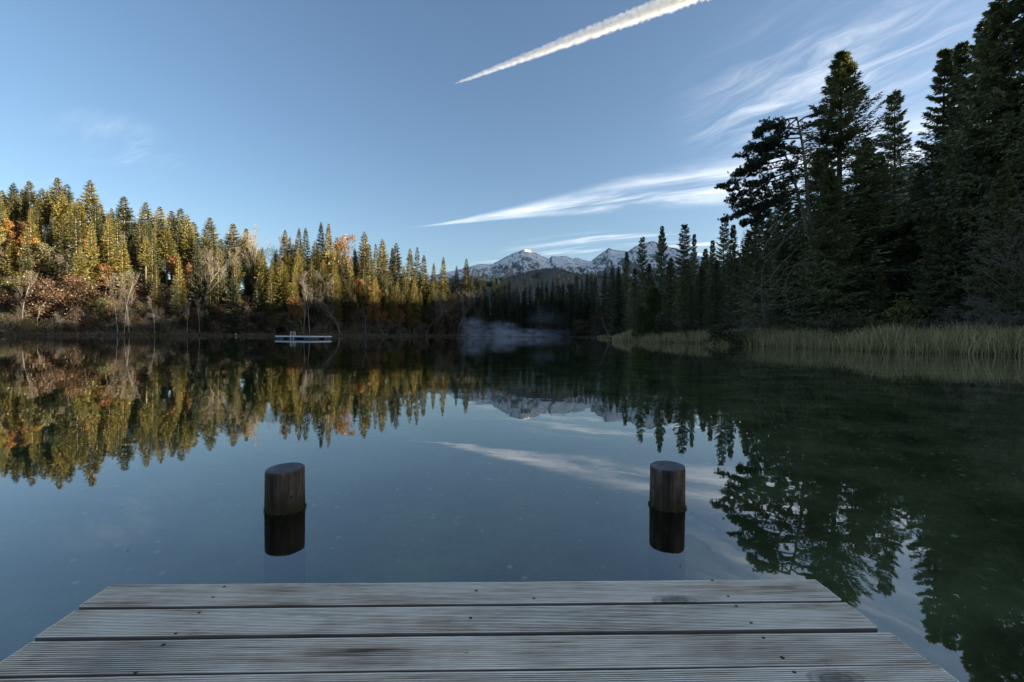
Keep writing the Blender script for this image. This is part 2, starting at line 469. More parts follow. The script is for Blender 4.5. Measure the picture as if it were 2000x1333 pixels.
# ------------------------------------------------------------------ mountains
SKYLINE = [(-800, 600), (300, 585), (700, 560), (860, 535), (917, 522), (935, 516), (960, 517), (980, 506), (1000, 496), (1025, 487), (1035, 489), (1047, 495), (1060, 501),
           (1072, 506), (1077, 500), (1090, 501), (1105, 500), (1119, 506), (1125, 503), (1150, 510), (1154, 511), (1162, 504), (1175, 495),
           (1189, 484), (1194, 487), (1220, 490), (1227, 491), (1240, 481), (1255, 475), (1277, 471), (1300, 482), (1320, 485), (1360, 500), (1440, 515),
           (1540, 510), (1600, 470), (1650, 390), (1700, 340), (1760, 350), (1830, 310), (1950, 300), (2600, 480)]  # unseen right end, raised so that it shades the range
MY = 6500.0
def mountain_mesh():
    xs = np.array([at_depth(p, q, MY).x for p, q in SKYLINE]); zs = np.array([at_depth(p, q, MY).z for p, q in SKYLINE])
    X = np.concatenate([np.arange(-9000, -1200, 160.), np.arange(-1200, 3000, 14.), np.arange(3000, 9000, 120.)])
    Yv = np.concatenate([np.arange(2200, 4600, 110.), np.arange(4600, 6500, 26.), np.arange(6500, 6700, 40.), np.arange(6700, 8600, 160.)])
    XX, YY = np.meshgrid(X, Yv)
    top = np.interp(XX, xs, zs)
    r = (MY - YY)
    fall = np.where(r >= 0, 1 - np.clip(r / 3300, 0, 1) ** .8, np.clip(1 + r / 2200, 0, 1))
    wx = XX + (fbm(XX / 700, YY / 700, 3, 2) - .5) * 520
    gul = fbm(wx / 330, YY / 900, 6, 31, True) - .62
    det = fbm(XX / 90, YY / 90, 4, 71, True) - .6
    amp = sstep(np.abs(r), 30, 700)
    Z = top * fall + gul * 400 * amp * (.35 + .65 * fall) + det * 70 * sstep(np.abs(r), 0, 200)
    Z = np.minimum(Z, np.where(np.abs(r) > 25, top - np.abs(r) * .18 + 6, top + det * 14))
    shade_spur = 1880 * sstep(XX, 2800, 4600) * sstep(YY, 2200, 2800) * (.9 + .25 * fbm(XX / 500, YY / 500, 3, 12))  # unseen spur added to keep the foothill and peaks in shade
    Z = np.maximum(Z, shade_spur * (1 - sstep(YY, 6300, 7000)))
    nx_, ny_ = len(X), len(Yv); id_ = np.arange(nx_ * ny_).reshape(ny_, nx_)
    F_ = np.stack([id_[:-1, :-1], id_[:-1, 1:], id_[1:, 1:], id_[1:, :-1]], -1).reshape(-1, 4)
    return np.stack([XX, YY, Z], -1).reshape(-1, 3), F_

def mountain_material():
    m, t, out = mat('mountain_rock_snow')
    g = t.new('ShaderNodeNewGeometry'); pos = g.outputs['Position']; nz = t.sep(g.outputs['Normal'])[2]; z = t.sep(pos)[2]
    n1 = t.noise(pos, .004, 6, .7); n2 = t.noise(pos, .02, 6, .72); n3 = t.noise(pos, .07, 3, .7)
    mp = t.new('ShaderNodeMapping'); mp.inputs['Scale'].default_value = (1, .4, .25); t.l.new(pos, mp.inputs[0])
    n4 = t.noise(mp.outputs[0], .03, 6, .75, .6)
    rock = t.ramp(n2, [(.3, (.12, .115, .11)), (.7, (.28, .27, .255))])
    sn = t.math('ADD', t.math('MULTIPLY', nz, .75), t.math('ADD', t.math('MULTIPLY', n2, .55), t.math('MULTIPLY', n4, .85)))
    sn = t.math('ADD', sn, t.math('MULTIPLY', t.smooth(z, 500, 1200), .16))
    snow = t.smooth(sn, 1.30, 1.46)
    c = t.mix(snow, rock, (.78, .78, .78, 1))
    forest = t.ramp(n3, [(.3, (.016, .022, .014)), (.6, (.045, .040, .034)), (.75, (.09, .06, .025))])
    fl = t.math('SUBTRACT', 1.0, t.smooth(t.math('ADD', z, t.math('MULTIPLY', t.math('SUBTRACT', n1, .5), 420)), 560, 740))
    c = t.mix(fl, c, forest)
    p = t.new('ShaderNodeBsdfDiffuse'); t.put(p.inputs[0], c); t.put(p.inputs['Normal'], t.bump(n2, .8, 25)); t.l.new(p.outputs[0], out.inputs[0])
    return m
V, F = mountain_mesh()
mountain = obj('mountain', mesh_arrays('mountain', [(V, F, 0, True)], [mountain_material()]))
tag(mountain, 'snow-dusted rocky mountain range far behind the lake', 'mountain', kind='structure')

def foothill():
    sk = [(900, 575), (960, 562), (985, 546), (1010, 538), (1040, 529), (1070, 525), (1090, 527), (1110, 532), (1140, 538), (1180, 540), (1240, 546), (1350, 560)]
    FY = 4300.
    xs = np.array([at_depth(p, q, FY).x for p, q in sk]); zs = np.array([at_depth(p, q, FY).z for p, q in sk])
    X = np.arange(-900, 2000, 9.); Yv = np.arange(3500, 4700, 14.)
    XX, YY = np.meshgrid(X, Yv)
    r = FY - YY
    Z = np.interp(XX, xs, zs) - np.abs(r) * np.where(r > 0, .45, .8) + (fbm(XX / 160, YY / 160, 4, 9) - .5) * 90 * sstep(np.abs(r), 0, 200)
    Z = Z + hash2(np.round(XX / 9), np.round(YY / 14), 4) * 14
    n1, n2 = len(X), len(Yv); id_ = np.arange(n1 * n2).reshape(n2, n1)
    F_ = np.stack([id_[:-1, :-1], id_[:-1, 1:], id_[1:, 1:], id_[1:, :-1]], -1).reshape(-1, 4)
    m, t, out = mat('foothill_forest')
    g = t.new('ShaderNodeNewGeometry'); pos = g.outputs['Position']
    n = t.noise(pos, .05, 3, .7); nb = t.noise(pos, .006, 3, .5); nc = t.noise(pos, .011, 2, .5)
    c = t.ramp(n, [(.3, (.075, .078, .075)), (.7, (.15, .148, .135))])
    c = t.mix(t.smooth(nb, .55, .68), c, (.07, .05, .022, 1))
    c = t.mix(t.smooth(nc, .76, .79), c, (.7, .72, .76, 1))
    d = t.new('ShaderNodeBsdfDiffuse'); t.put(d.inputs[0], c); t.l.new(d.outputs[0], out.inputs[0])
    o = obj('foothill', mesh_arrays('foothill', [(np.stack([XX, YY, Z], -1).reshape(-1, 3), F_, 0, True)], [m]))
    tag(o, 'dark forested foothill in front of the snowy mountains', 'hill', kind='structure')
foothill()


# ------------------------------------------------------------------ tree builders
def conifer(seed, H, R, cs=.15, nb=260, ntw=7, nsp=1, p=.8, a0=-.35, a1=.55, curl=.12, tw=.42, droop=-.15, gap=.1, sp_l=.34, sp_w=.11,
            trunk_r=.28, needle='needle_far', bark_m='bark_conifer', dead=0, spike=.5, tpow=1.0):
    rng = np.random.default_rng(seed)
    t = np.sort(rng.random(nb)) ** tpow; t = np.clip(t + .03 * np.sin(np.arange(nb) * .9), 0, 1)
    z0 = H * (cs + (1 - cs) * t * .985)
    prof = (1 - t) ** p * (.45 + .55 * (1 - np.exp(-t * 9)))
    lump = .82 + .36 * rng.random(nb) - gap * (rng.random(nb) < .25) * 3 * rng.random(nb)
    L = R * prof * np.clip(lump, .2, 1.3) + spike * .35
    az = np.arange(nb) * 2.39996 + rng.normal(0, .35, nb)
    a = a0 + (a1 - a0) * t ** 1.3 + rng.normal(0, .09, nb)
    out = np.stack([np.cos(az), np.sin(az), np.zeros(nb)], 1); lat = np.stack([-np.sin(az), np.cos(az), np.zeros(nb)], 1)
    def bp(s):       # s (nb,k) -> points
        r = L[:, None] * s
        z = z0[:, None] + L[:, None] * (a[:, None] * s + curl * s * s * s - .06 * np.sin(s * 3))
        return out[:, None, :] * r[..., None] + np.array([0, 0, 1.]) * z[..., None]
    crown = []
    # branch wood
    ks = np.linspace(0, 1, 4)
    B = bp(np.tile(ks, (nb, 1)))
    br = np.clip(L * .011, .012, .07)
    wood = []
    for k in range(3):
        wood.append(segs(B[:, k], B[:, k + 1], br * (1 - ks[k] * .8), br * (1 - ks[k + 1] * .8), 3))
    # twigs
    j = (np.arange(ntw) + .5) / ntw
    s = np.clip(j[None] * .94 + .06 + rng.normal(0, .03, (nb, ntw)), .04, 1)
    base = bp(s)
    side = np.where((np.arange(ntw) % 2)[None] == 0, 1., -1.) * np.where(rng.random((nb, 1)) < .5, 1, -1)
    th = np.radians(rng.uniform(35, 65, (nb, ntw))) * (1 - .5 * s)
    d = out[:, None] * np.cos(th)[..., None] + lat[:, None] * (side * np.sin(th))[..., None]
    d[..., 2] = a[:, None] * .5 + curl * s * 1.4 + droop + rng.normal(0, .12, (nb, ntw))
    d = nrm(d)
    l = tw * L[:, None] * (1.05 - .72 * s) * rng.uniform(.7, 1.25, (nb, ntw)) + .22 * spike + .1
    base = base.reshape(-1, 3); d = d.reshape(-1, 3); l = l.reshape(-1)
    if nsp <= 1:
        crown.append(diamonds(base, d, l * 1.15, np.clip(l * .30, .10, .45), rng, .5))
        d2 = d.copy(); d2[:, 2] -= .45
        crown.append(diamonds(base + d * (l * .35)[:, None], d2, l * .75, np.clip(l * .26, .09, .4), rng, .2))
    else:
        for k in range(nsp):
            u = (k + .4) / nsp
            pt = base + d * (l * u)[:, None]; pt[:, 2] -= (l * u) ** 2 * .10
            sd = 1 if k % 2 else -1
            lt = np.stack([-d[:, 1], d[:, 0], np.zeros(len(d))], 1)
            dd = d * .75 + lt * sd * .55 + rng.normal(0, .22, d.shape); dd[:, 2] += droop * 1.2 + .05
            sl = sp_l * rng.uniform(.65, 1.3, len(d)) * (1.1 - .35 * u)
            crown.append(diamonds(pt, dd, sl, sp_w * rng.uniform(.7, 1.2, len(d)), rng, .25))
        tip = base + d * l[:, None]
        crown.append(diamonds(tip - d * .1, d, sp_l * .9, sp_w * .9, rng, .25))
    # leader
    n = 24
    zl = H * (1 - .05 * rng.random(n)); b_ = np.stack([np.zeros(n), np.zeros(n), zl], 1)
    dd = rng.normal(0, 1, (n, 3)); dd[:, 2] = np.abs(dd[:, 2]) * .6 + .7
    crown.append(diamonds(b_, dd, .35 * spike + .12, .12, rng))
    cm_ = mesh_arrays('crown', [(v, f, 0, False) for v, f in crown] + [(v, f, 1, False) for v, f in wood], [M[needle], M[bark_m]])
    zt = np.linspace(0, 1, 14)
    off = np.cumsum(rng.normal(0, .018 * H / 30, (14, 2)), 0) * np.sin(zt * math.pi)[:, None]
    pts = np.column_stack([off, zt * H * .99 - .4])
    tp = tube_parts(pts, trunk_r * (1 - zt) ** .8 + .02 + .10 * trunk_r * np.exp(-zt * 40), 0, 8, .08, seed)
    if dead:
        zb = H * rng.uniform(.08, cs + .05, dead); azd = rng.random(dead) * 6.283; ld = R * rng.uniform(.25, .6, dead)
        p0 = np.stack([0 * zb, 0 * zb, zb], 1); p1 = p0 + np.stack([np.cos(azd) * ld, np.sin(azd) * ld, -ld * .25], 1)
        v, f = segs(p0, p1, np.full(dead, .035), np.full(dead, .008), 3); tp.append((v, f, 0, False))
    tm = mesh_arrays('trunk', tp, [M[bark_m]])
    return {'H': H, 'trunk': tm, 'crown': cm_}

def skeleton(seed, H, trunk_r, lv, up=.25, spread=.8, lean=(0, 0), first=.3, wobble=.16):
    """recursive broadleaf branching; lv = list of (children, length ratio); returns segment arrays + tip list"""
    rng = np.random.default_rng(seed); S = []; tips = []
    def grow(p, d, ln, r, level):
        n = 7 if level == 0 else (4 if level < len(lv) else 2)
        pts = [p]; dirs = [d]
        for k in range(n):
            d = d + rng.normal(0, wobble, 3) + np.array([0, 0, up * .25 if level else .04])
            d = d / np.linalg.norm(d)
            q = pts[-1] + d * ln / n
            S.append((pts[-1], q, max(r * (1 - k / n * .75), .006), max(r * (1 - (k + 1) / n * .75), .005), level))
            pts.append(q); dirs.append(d)
        if level >= len(lv):
            tips.append((pts[-1], d)); tips.append((pts[-2], d)); return
        nc, ratio = lv[level]
        for c in range(nc):
            f = first + (1 - first) * (c + rng.random()) / nc if level == 0 else .2 + .8 * (c + rng.random()) / nc
            k = min(int(f * n), n - 1); base = pts[k] + (pts[k + 1] - pts[k]) * (f * n - k)
            az = rng.random() * 6.283 + c * 2.4
            ax = dirs[k]; ref = np.array([1., 0, 0]) if abs(ax[2]) > .8 else np.array([0, 0, 1.])
            u = np.cross(ax, ref); u /= np.linalg.norm(u); v = np.cross(ax, u)
            nd = ax * (1 - spread * .45) + (u * math.cos(az) + v * math.sin(az)) * spread
            nd[2] += up * .5; nd /= np.linalg.norm(nd)
            grow(base, nd, ln * ratio * rng.uniform(.7, 1.15) * (1.15 - .45 * f), r * (1 - f * .6) * .5, level + 1)
    d0 = np.array([lean[0], lean[1], 1.]); d0 /= np.linalg.norm(d0)
    grow(np.array([0, 0, -.3]), d0, H * .92, trunk_r, 0)
    return S, tips

def broadleaf(seed, H, trunk_r, lv, leaf=None, nleaf=10, lsize=.35, lspread=.6, bark_m='twig', twig_m=None, sides=4, fine=3, **kw):
    S, tips = skeleton(seed, H, trunk_r, lv, **kw); rng = np.random.default_rng(seed + 99)
    tr = [s for s in S if s[4] == 0]; br = [s for s in S if s[4] > 0]
    g = lambda L, i: np.array([s[i] for s in L])
    tv, tf = segs(g(tr, 0), g(tr, 1), g(tr, 2), g(tr, 3), 7)
    tm = mesh_arrays('trunk', [(tv, tf, 0, True)], [M[bark_m]])
    parts = []
    v, f = segs(g(br, 0), g(br, 1), g(br, 2), g(br, 3), sides); parts.append((v, f, 1, False))
    T = g(tips, 0); D = g(tips, 1)
    if fine:
        for k in range(fine):
            dd = nrm(D + rng.normal(0, .55, D.shape)); ln = rng.uniform(.4, 1.0, len(T))[:, None] * H * .045
            v, f = segs(T, T + dd * ln, np.full(len(T), .010 + H * .0004), np.full(len(T), .004), 3); parts.append((v, f, 1, False))
    if leaf:
        b = np.repeat(T, nleaf, 0) + rng.normal(0, lspread, (len(T) * nleaf, 3))
        dd = rng.normal(0, 1, b.shape); v, f = diamonds(b, dd, lsize * rng.uniform(.6, 1.3, len(b)), lsize * .7, rng)
        parts.append((v, f, 0, False))
    cm_ = mesh_arrays('crown', parts, [M[leaf] if leaf else M[twig_m or bark_m], M[twig_m or bark_m]])
    return {'H': H, 'trunk': tm, 'crown': cm_}

def place(kind, name, x, y, h, label, cat, group=None, wide=1.0, rot=None, lean=(0, 0), z=None, sink=.15):
    e = empty(name, (x, y, (zg(x, y) if z is None else z) - sink))
    s = h / kind['H']; e.scale = (s * wide, s * wide, s)
    e.rotation_euler = (lean[1], lean[0], rnd.uniform(0, 6.283) if rot is None else rot)
    obj('trunk', kind['trunk'], e); obj('crown', kind['crown'], e)
    tag(e, label, cat, group)
    return e

rnd = random.Random(11)
FIR = [conifer(1, 32, 4.0, .36, 300, 11, 1, .70, -.15, .45, .10, .40, -.05, .3, dead=10, trunk_r=.34),
       conifer(2, 32, 3.7, .48, 250, 11, 1, .70, -.10, .40, .12, .40, -.05, .4, dead=14, trunk_r=.34),
       conifer(3, 32, 4.2, .22, 340, 11, 1, .70, -.20, .50, .10, .40, -.08, .3, dead=8, trunk_r=.34)]
SPRUCE = [conifer(4, 30, 4.0, .08, 380, 11, 1, .95, -.35, .55, .14, .38, -.18, .25, trunk_r=.30),
          conifer(5, 30, 3.5, .14, 340, 11, 1, 1.0, -.40, .60, .14, .38, -.22, .35, trunk_r=.28),
          conifer(6, 30, 4.4, .03, 420, 11, 1, .88, -.30, .50, .12, .38, -.15, .3, trunk_r=.30)]
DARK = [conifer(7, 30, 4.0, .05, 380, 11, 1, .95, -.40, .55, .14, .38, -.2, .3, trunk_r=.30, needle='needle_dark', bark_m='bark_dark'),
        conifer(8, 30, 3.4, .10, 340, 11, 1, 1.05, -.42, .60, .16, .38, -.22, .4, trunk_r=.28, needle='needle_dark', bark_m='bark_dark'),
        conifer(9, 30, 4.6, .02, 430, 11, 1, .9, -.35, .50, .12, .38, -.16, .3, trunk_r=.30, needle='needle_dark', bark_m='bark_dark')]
LV = [(11, .42), (5, .5), (4, .5)]
ORANGE = [broadleaf(21, 18, .22, LV, 'leaf_orange', 9, .50, .55, 'bark_conifer', 'twig_pale'),
          broadleaf(22, 16, .20, LV, 'leaf_orange', 6, .50, .6, 'bark_conifer', 'twig_pale', up=.4)]
ORANGE_TOP = broadleaf(24, 26, .26, [(13, .38), (6, .5), (5, .5)], 'leaf_orange', 7, .42, .55, 'bark_conifer', 'twig_pale', up=.5)
OLIVE = [broadleaf(23, 16, .20, LV, 'leaf_olive', 7, .50, .6, 'bark_conifer', 'twig')]
BARE = [broadleaf(31, 18, .20, [(12, .45), (6, .5), (5, .5)], None, bark_m='twig_pale', up=.5, spread=.6),
        broadleaf(32, 14, .16, [(13, .5), (6, .55), (5, .5)], None, bark_m='twig', up=.6, spread=.7, first=.12),
        broadleaf(33, 16, .15, [(9, .35), (5, .5), (4, .5)], None, bark_m='bark_birch', twig_m='twig', up=.5, spread=.5, first=.45, wobble=.05)]
LVS = [(9, .6), (6, .55), (4, .5)]
RUSTY = [broadleaf(41, 9, .10, LVS, 'leaf_rust', 9, .34, .5, 'twig', 'twig', first=.05, up=.5)]
SHRUB = [broadleaf(42, 5, .06, LVS, None, bark_m='twig', first=.04, up=.5, spread=.9, fine=4),
         broadleaf(43, 5, .06, LVS, 'leaf_rust', 3, .26, .35, 'twig', 'twig', first=.04, up=.5, spread=.9),
         broadleaf(44, 5, .06, LVS, 'leaf_olive', 4, .26, .35, 'twig', 'twig', first=.04, up=.5, spread=.9)]

ONES = ['', 'first', 'second', 'third', 'fourth', 'fifth', 'sixth', 'seventh', 'eighth', 'ninth', 'tenth', 'eleventh', 'twelfth', 'thirteenth', 'fourteenth',
        'fifteenth', 'sixteenth', 'seventeenth', 'eighteenth', 'nineteenth']
ORD = [ONES[i] if i < 20 else {2: 'twent', 3: 'thirt', 4: 'fort', 5: 'fift', 6: 'sixt'}[i // 10] + ('ieth' if i % 10 == 0 else 'y-' + ONES[i % 10]) for i in range(1, 70)]

# ---- trees that make the skyline, left hill
LEFT_SKY = [(4, 372), (26, 357), (57, 354), (82, 368), (112, 347), (131, 360), (152, 388), (176, 351), (196, 400), (242, 384), (263, 430), (285, 395), (312, 404), (335, 412),
            (353, 407), (366, 418), (378, 434), (410, 425), (431, 467), (455, 437), (481, 447), (496, 478)]
used = []
def sky_tree(kinds, name, px, py, back, label, cat, group, wide=1.0):
    Y = shore_depth(px) + back
    p_ = at_depth(px, py, Y); zb = zg(p_.x, p_.y); h = p_.z - zb
    used.append((p_.x, p_.y))
    return place(rnd.choice(kinds), name, p_.x, p_.y, h + .15, label, cat, group, wide)
for i, (px, py) in enumerate(LEFT_SKY):
    sky_tree(FIR, 'fir_tree', px, py, rnd.uniform(40, 58), 'tall fir on the left hill skyline, %s treetop from the left edge' % ORD[i], 'fir tree', 'firs on the left skyline', rnd.uniform(1.25, 1.5))
MID_SKY = [(557, 449), (584, 446), (597, 445), (627, 434), (642, 437), (712, 452), (722, 478), (734, 477), (747, 467), (766, 484), (774, 474),
           (801, 485), (815, 483), (828, 498), (847, 514), (866, 502), (892, 520), (911, 505)]
for i, (px, py) in enumerate(MID_SKY):
    sky_tree(SPRUCE + FIR[2:], 'spruce_tree', px, py, rnd.uniform(30, 50), 'dark-tipped spruce on the middle hill skyline, %s from the hump above the raft' % ORD[i], 'spruce tree', 'spruces on the middle skyline', rnd.uniform(1.1, 1.35))
FAR_SKY = [(923, 530), (935, 527), (945, 525), (964, 532), (974, 541), (985, 540), (995, 543), (1010, 547), (1025, 535), (1036, 540), (1050, 545), (1059, 542), (1068, 542), (1080, 542), (1091, 532),
           (1101, 545), (1111, 540), (1118, 538), (1126, 531), (1137, 538), (1147, 527), (1155, 530), (1163, 530), (1182, 522), (1195, 513), (1208, 520)]
for i, (px, py) in enumerate(FAR_SKY):
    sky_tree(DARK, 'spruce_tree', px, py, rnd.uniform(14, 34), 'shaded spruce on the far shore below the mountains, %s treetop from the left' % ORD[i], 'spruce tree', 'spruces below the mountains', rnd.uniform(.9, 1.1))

# ---- trees filling the slopes between shore and skyline
def scatter(n, px0, px1, s0, s1, dmin, seed, ymax=330):
    r = random.Random(seed); outp = []
    tries = 0
    while len(outp) < n and tries < n * 60:
        tries += 1
        px = r.uniform(px0, px1); Y = shore_depth(px) + r.uniform(s0, s1); x = (px - 1000) / PX_F * Y
        if Y > ymax: continue
        s = float(lake_sd(np.array([x]), np.array([Y]))[0])
        if s < s0 * .6: continue
        if any((x - a) ** 2 + (Y - b) ** 2 < dmin * dmin for a, b in used): continue
        used.append((x, Y)); outp.append((px, x, Y))
    return outp
sky_px = [a for a, b in LEFT_SKY + MID_SKY + FAR_SKY]; sky_py = [b for a, b in LEFT_SKY + MID_SKY + FAR_SKY]
def cap_h(px, x, y, h, lo=14):
    """keep a filling tree's top under the skyline"""
    lim = np.interp(px, sky_px, sky_py) + lo
    return min(h, at_depth(px, lim, y).z - zg(x, y))
def ranked(pts, cols):
    """each scattered tree with the nearest skyline treetop of its row and its place in depth below that treetop"""
    cols = [c for c, _ in cols]; cell = {}
    for p in pts: cell.setdefault(min(range(len(cols)), key=lambda i: abs(cols[i] - p[0])), []).append(p)
    for i in sorted(cell):
        for d, p in enumerate(sorted(cell[i], key=lambda q: q[2])): yield p, ORD[i], ORD[d]
for (px, x, y), o1, o2 in ranked(scatter(70, -80, 930, 62, 95, 4.5, 15), LEFT_SKY + MID_SKY):
    h = cap_h(px, x, y, rnd.uniform(14, 26), 22)
    if h < 6: continue
    place(rnd.choice(FIR + SPRUCE), 'fir_tree', x, y, h, 'half-hidden conifer behind the %s skyline treetop from the left edge, %s behind it' % (o1, o2), 'fir tree', 'conifers behind the hill crest', rnd.uniform(1.2, 1.5))
for (px, x, y), o1, o2 in ranked(scatter(105, -60, 520, 10, 56, 3.7, 5), LEFT_SKY):
    h = cap_h(px, x, y, rnd.uniform(17, 29))
    if h < 8: continue
    place(rnd.choice(FIR[:2] + SPRUCE + DARK[:1]), 'fir_tree', x, y, h, 'sunlit fir on left slope below the %s skyline treetop, %s from the water' % (o1, o2), 'fir tree', 'sunlit firs crowding the left slope', rnd.uniform(.8, 1.45))
for (px, x, y), o1, o2 in ranked(scatter(105, 500, 930, 9, 46, 3.6, 6), MID_SKY):
    h = cap_h(px, x, y, rnd.uniform(15, 27))
    if h < 7: continue
    place(rnd.choice(SPRUCE + FIR[2:]), 'spruce_tree', x, y, h, 'spruce on middle slope below the %s middle skyline spruce, %s from the water' % (o1, o2), 'spruce tree', 'spruces crowding the middle slope', rnd.uniform(1.05, 1.4))
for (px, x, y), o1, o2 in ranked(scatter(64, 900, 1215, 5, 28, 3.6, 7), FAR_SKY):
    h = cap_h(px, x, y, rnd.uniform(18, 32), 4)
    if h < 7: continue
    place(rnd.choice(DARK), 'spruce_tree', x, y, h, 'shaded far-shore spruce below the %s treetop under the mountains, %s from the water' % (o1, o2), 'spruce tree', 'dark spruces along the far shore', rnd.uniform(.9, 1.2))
for i, (px, x, y) in enumerate(sorted(scatter(38, -40, 520, 12, 50, 2.6, 8))):
    place(rnd.choice(ORANGE + OLIVE), 'autumn_tree', x, y, min(cap_h(px, x, y, rnd.uniform(7, 14), 60), 20), 'autumn-coloured broadleaf tree among the firs of the left slope, %s from the left' % ORD[i], 'autumn tree', 'autumn trees of the left slope')
for i, (px, x, y) in enumerate(sorted(scatter(38, 500, 930, 7, 42, 2.6, 9))):
    place(rnd.choice(ORANGE + OLIVE), 'autumn_tree', x, y, max(6, min(cap_h(px, x, y, rnd.uniform(9, 15), 30), 16)), 'autumn-leaved broadleaf tree among the spruces of the middle slope, %s from the left' % ORD[i], 'autumn tree', 'autumn trees of the middle slope')
p_ = at_depth(669, 459, shore_depth(669) + 36)
place(ORANGE_TOP, 'autumn_tree', p_.x, p_.y, p_.z - zg(p_.x, p_.y), 'orange treetop standing on the skyline just right of the tallest middle pair', 'autumn tree')
for k, (px, py) in enumerate([(506, 462), (520, 465), (542, 460)]):
    p_ = at_depth(px, py, shore_depth(px) + 40)
    place(BARE[k % 2], 'bare_tree', p_.x, p_.y, p_.z - zg(p_.x, p_.y), 'bare grey treetop on the skyline saddle, %s of three' % ('left', 'middle', 'right')[k], 'bare tree', 'bare trees in the skyline saddle')

# ---- along the far shore: single trees one can tell apart
def shore_tree(kind, name, px, py, back, label, cat, wide=1.0, group=None, rot=None, lean=(0, 0)):
    Y = shore_depth(px) + back; p_ = at_depth(px, py, Y); used.append((p_.x, p_.y))
    return place(kind, name, p_.x, p_.y, p_.z - zg(p_.x, p_.y), label, cat, group, wide, rot, lean)
shore_tree(DARK[2], 'spruce_tree', 455, 532, 3, 'black-green full spruce standing alone at the water left of the raft', 'spruce tree', 1.2)
shore_tree(DARK[0], 'spruce_tree', 400, 578, 5, 'small dark spruce just left of the black-green shore spruce', 'spruce tree', 1.1)
shore_tree(DARK[0], 'spruce_tree', 343, 545, 9, 'slim dark spruce on the slope above the grey rocks', 'spruce tree', 1.1)
shore_tree(DARK[2], 'spruce_tree', 549, 588, 5, 'small dark round spruce above the left end of the raft', 'spruce tree', 1.6)
for k, (px, py) in enumerate([(40, 540), (229, 548), (242, 540), (252, 545), (302, 585), (365, 590), (390, 590)]):
    shore_tree(BARE[2], 'birch_tree', px, py, 2.5, 'pale-stemmed bare tree at the left shoreline, %s from the left edge' % ORD[k], 'bare tree', .9, 'pale bare trees on the left shore')
for k, (px, py) in enumerate([(593, 560), (605, 545), (715, 600), (1055, 590)]):
    shore_tree(BARE[2], 'birch_tree', px, py, 3, 'pale slender trunk at the water %s' % ('above the raft middle', 'above the right half of the raft', 'between the raft and the smoke', 'in the bluish smoke')[k], 'bare tree', .8)
for k, (px, py, w_) in enumerate([(832, 566, 1.5), (665, 532, 1.3), (1010, 590, 1.2), (950, 582, .8), (893, 575, .7)]):
    shore_tree(BARE[1], 'bare_tree', px, py, 5, ['wide grey-purple bare tree on the shore left of the smoke', 'bare fan-shaped tree on the slope above the raft right end',
               'reddish bare tree behind the smoke on the shore', 'slim bare tree above the middle of the smoke', 'slim bare tree above the left edge of the smoke'][k], 'bare tree', w_)
shore_tree(BARE[0], 'bare_tree', -12, 455, 14, 'bare golden-lit tree leaning in at the left edge', 'bare tree', 1.3)
shore_tree(BARE[0], 'bare_tree', 140, 500, 16, 'bare sunlit tree leaning right above the rust-brown thicket', 'bare tree', 1.1, lean=(.35, 0))
shore_tree(BARE[0], 'bare_tree', 395, 490, 14, 'bare pale tree on the slope left of the black-green spruce', 'bare tree', 1.0)
for k, (px, py, w_) in enumerate([(75, 565, 1.4), (112, 556, 1.5), (150, 568, 1.3)]):
    shore_tree(RUSTY[0], 'beech_thicket', px, py, 6 + k, 'rust-brown leafy beech in the thicket at the left shore, %s of three' % ('left', 'middle', 'right')[k], 'beech', w_, 'rust-brown beeches')
for k, (px, Y_) in enumerate([(60, 0), (490, 0)]): pass

SH_LABEL = ['grey leafless bush on far shore', 'russet-leaved bush on far shore', 'olive-leaved bush on far shore']
cnt = {}
for px, x, y in sorted(scatter(170, -60, 1190, 1.0, 18, 2.0, 12)):
    k = rnd.choice([0, 0, 1, 1, 2])
    zn = 'left of the lone black-green spruce' if px < 455 else 'between that spruce and the raft end' if px < 650 else 'between raft and smoke' if px < 885 else 'behind the smoke'
    i = cnt[(k, zn)] = cnt.get((k, zn), -1) + 1
    place(SHRUB[k], 'shrub', x, y, rnd.uniform(3.0, 8.5), SH_LABEL[k] + ' ' + zn + ', %s from left' % ORD[i], 'bush', ['leafless shore bushes', 'russet shore bushes', 'olive shore bushes'][k], rnd.uniform(1.0, 1.7))

# low undergrowth and grass too fine to count, along the far shore
def undergrowth():
    rng = np.random.default_rng(77); n = 26000
    pxs = rng.uniform(-120, 1230, n); sd = np.array([shore_depth(p) for p in np.linspace(-120, 1230, 280)])
    Y = np.interp(pxs, np.linspace(-120, 1230, 280), sd) + rng.exponential(7, n)
    X = (pxs - 1000) / PX_F * Y
    s = lake_sd(X, Y); keep = (s > .1); X, Y, s = X[keep], Y[keep], s[keep]
    Z = ground_z(X, Y); b = np.column_stack([X, Y, Z - .05])
    d = rng.normal(0, .55, b.shape); d[:, 2] = np.abs(d[:, 2]) + .6
    l = rng.uniform(.3, 1.5, len(b)) * np.where(s < 2, .6, 1)
    v, f = diamonds(b, d, l, rng.uniform(.05, .28, len(b)), rng)
    k = rng.random(len(b)); sel = lambda m_: f[m_]
    o = obj('undergrowth', mesh_arrays('undergrowth', [(v, f[k < .5], 0, False), (v.copy(), f[(k >= .5) & (k < .8)], 1, False), (v.copy(), f[k >= .8], 2, False)],
                                       [M['twig'], M['leaf_olive'], M['leaf_rust']]))
    tag(o, 'low brown undergrowth and grass along the far shore', 'undergrowth', kind='stuff')
undergrowth()

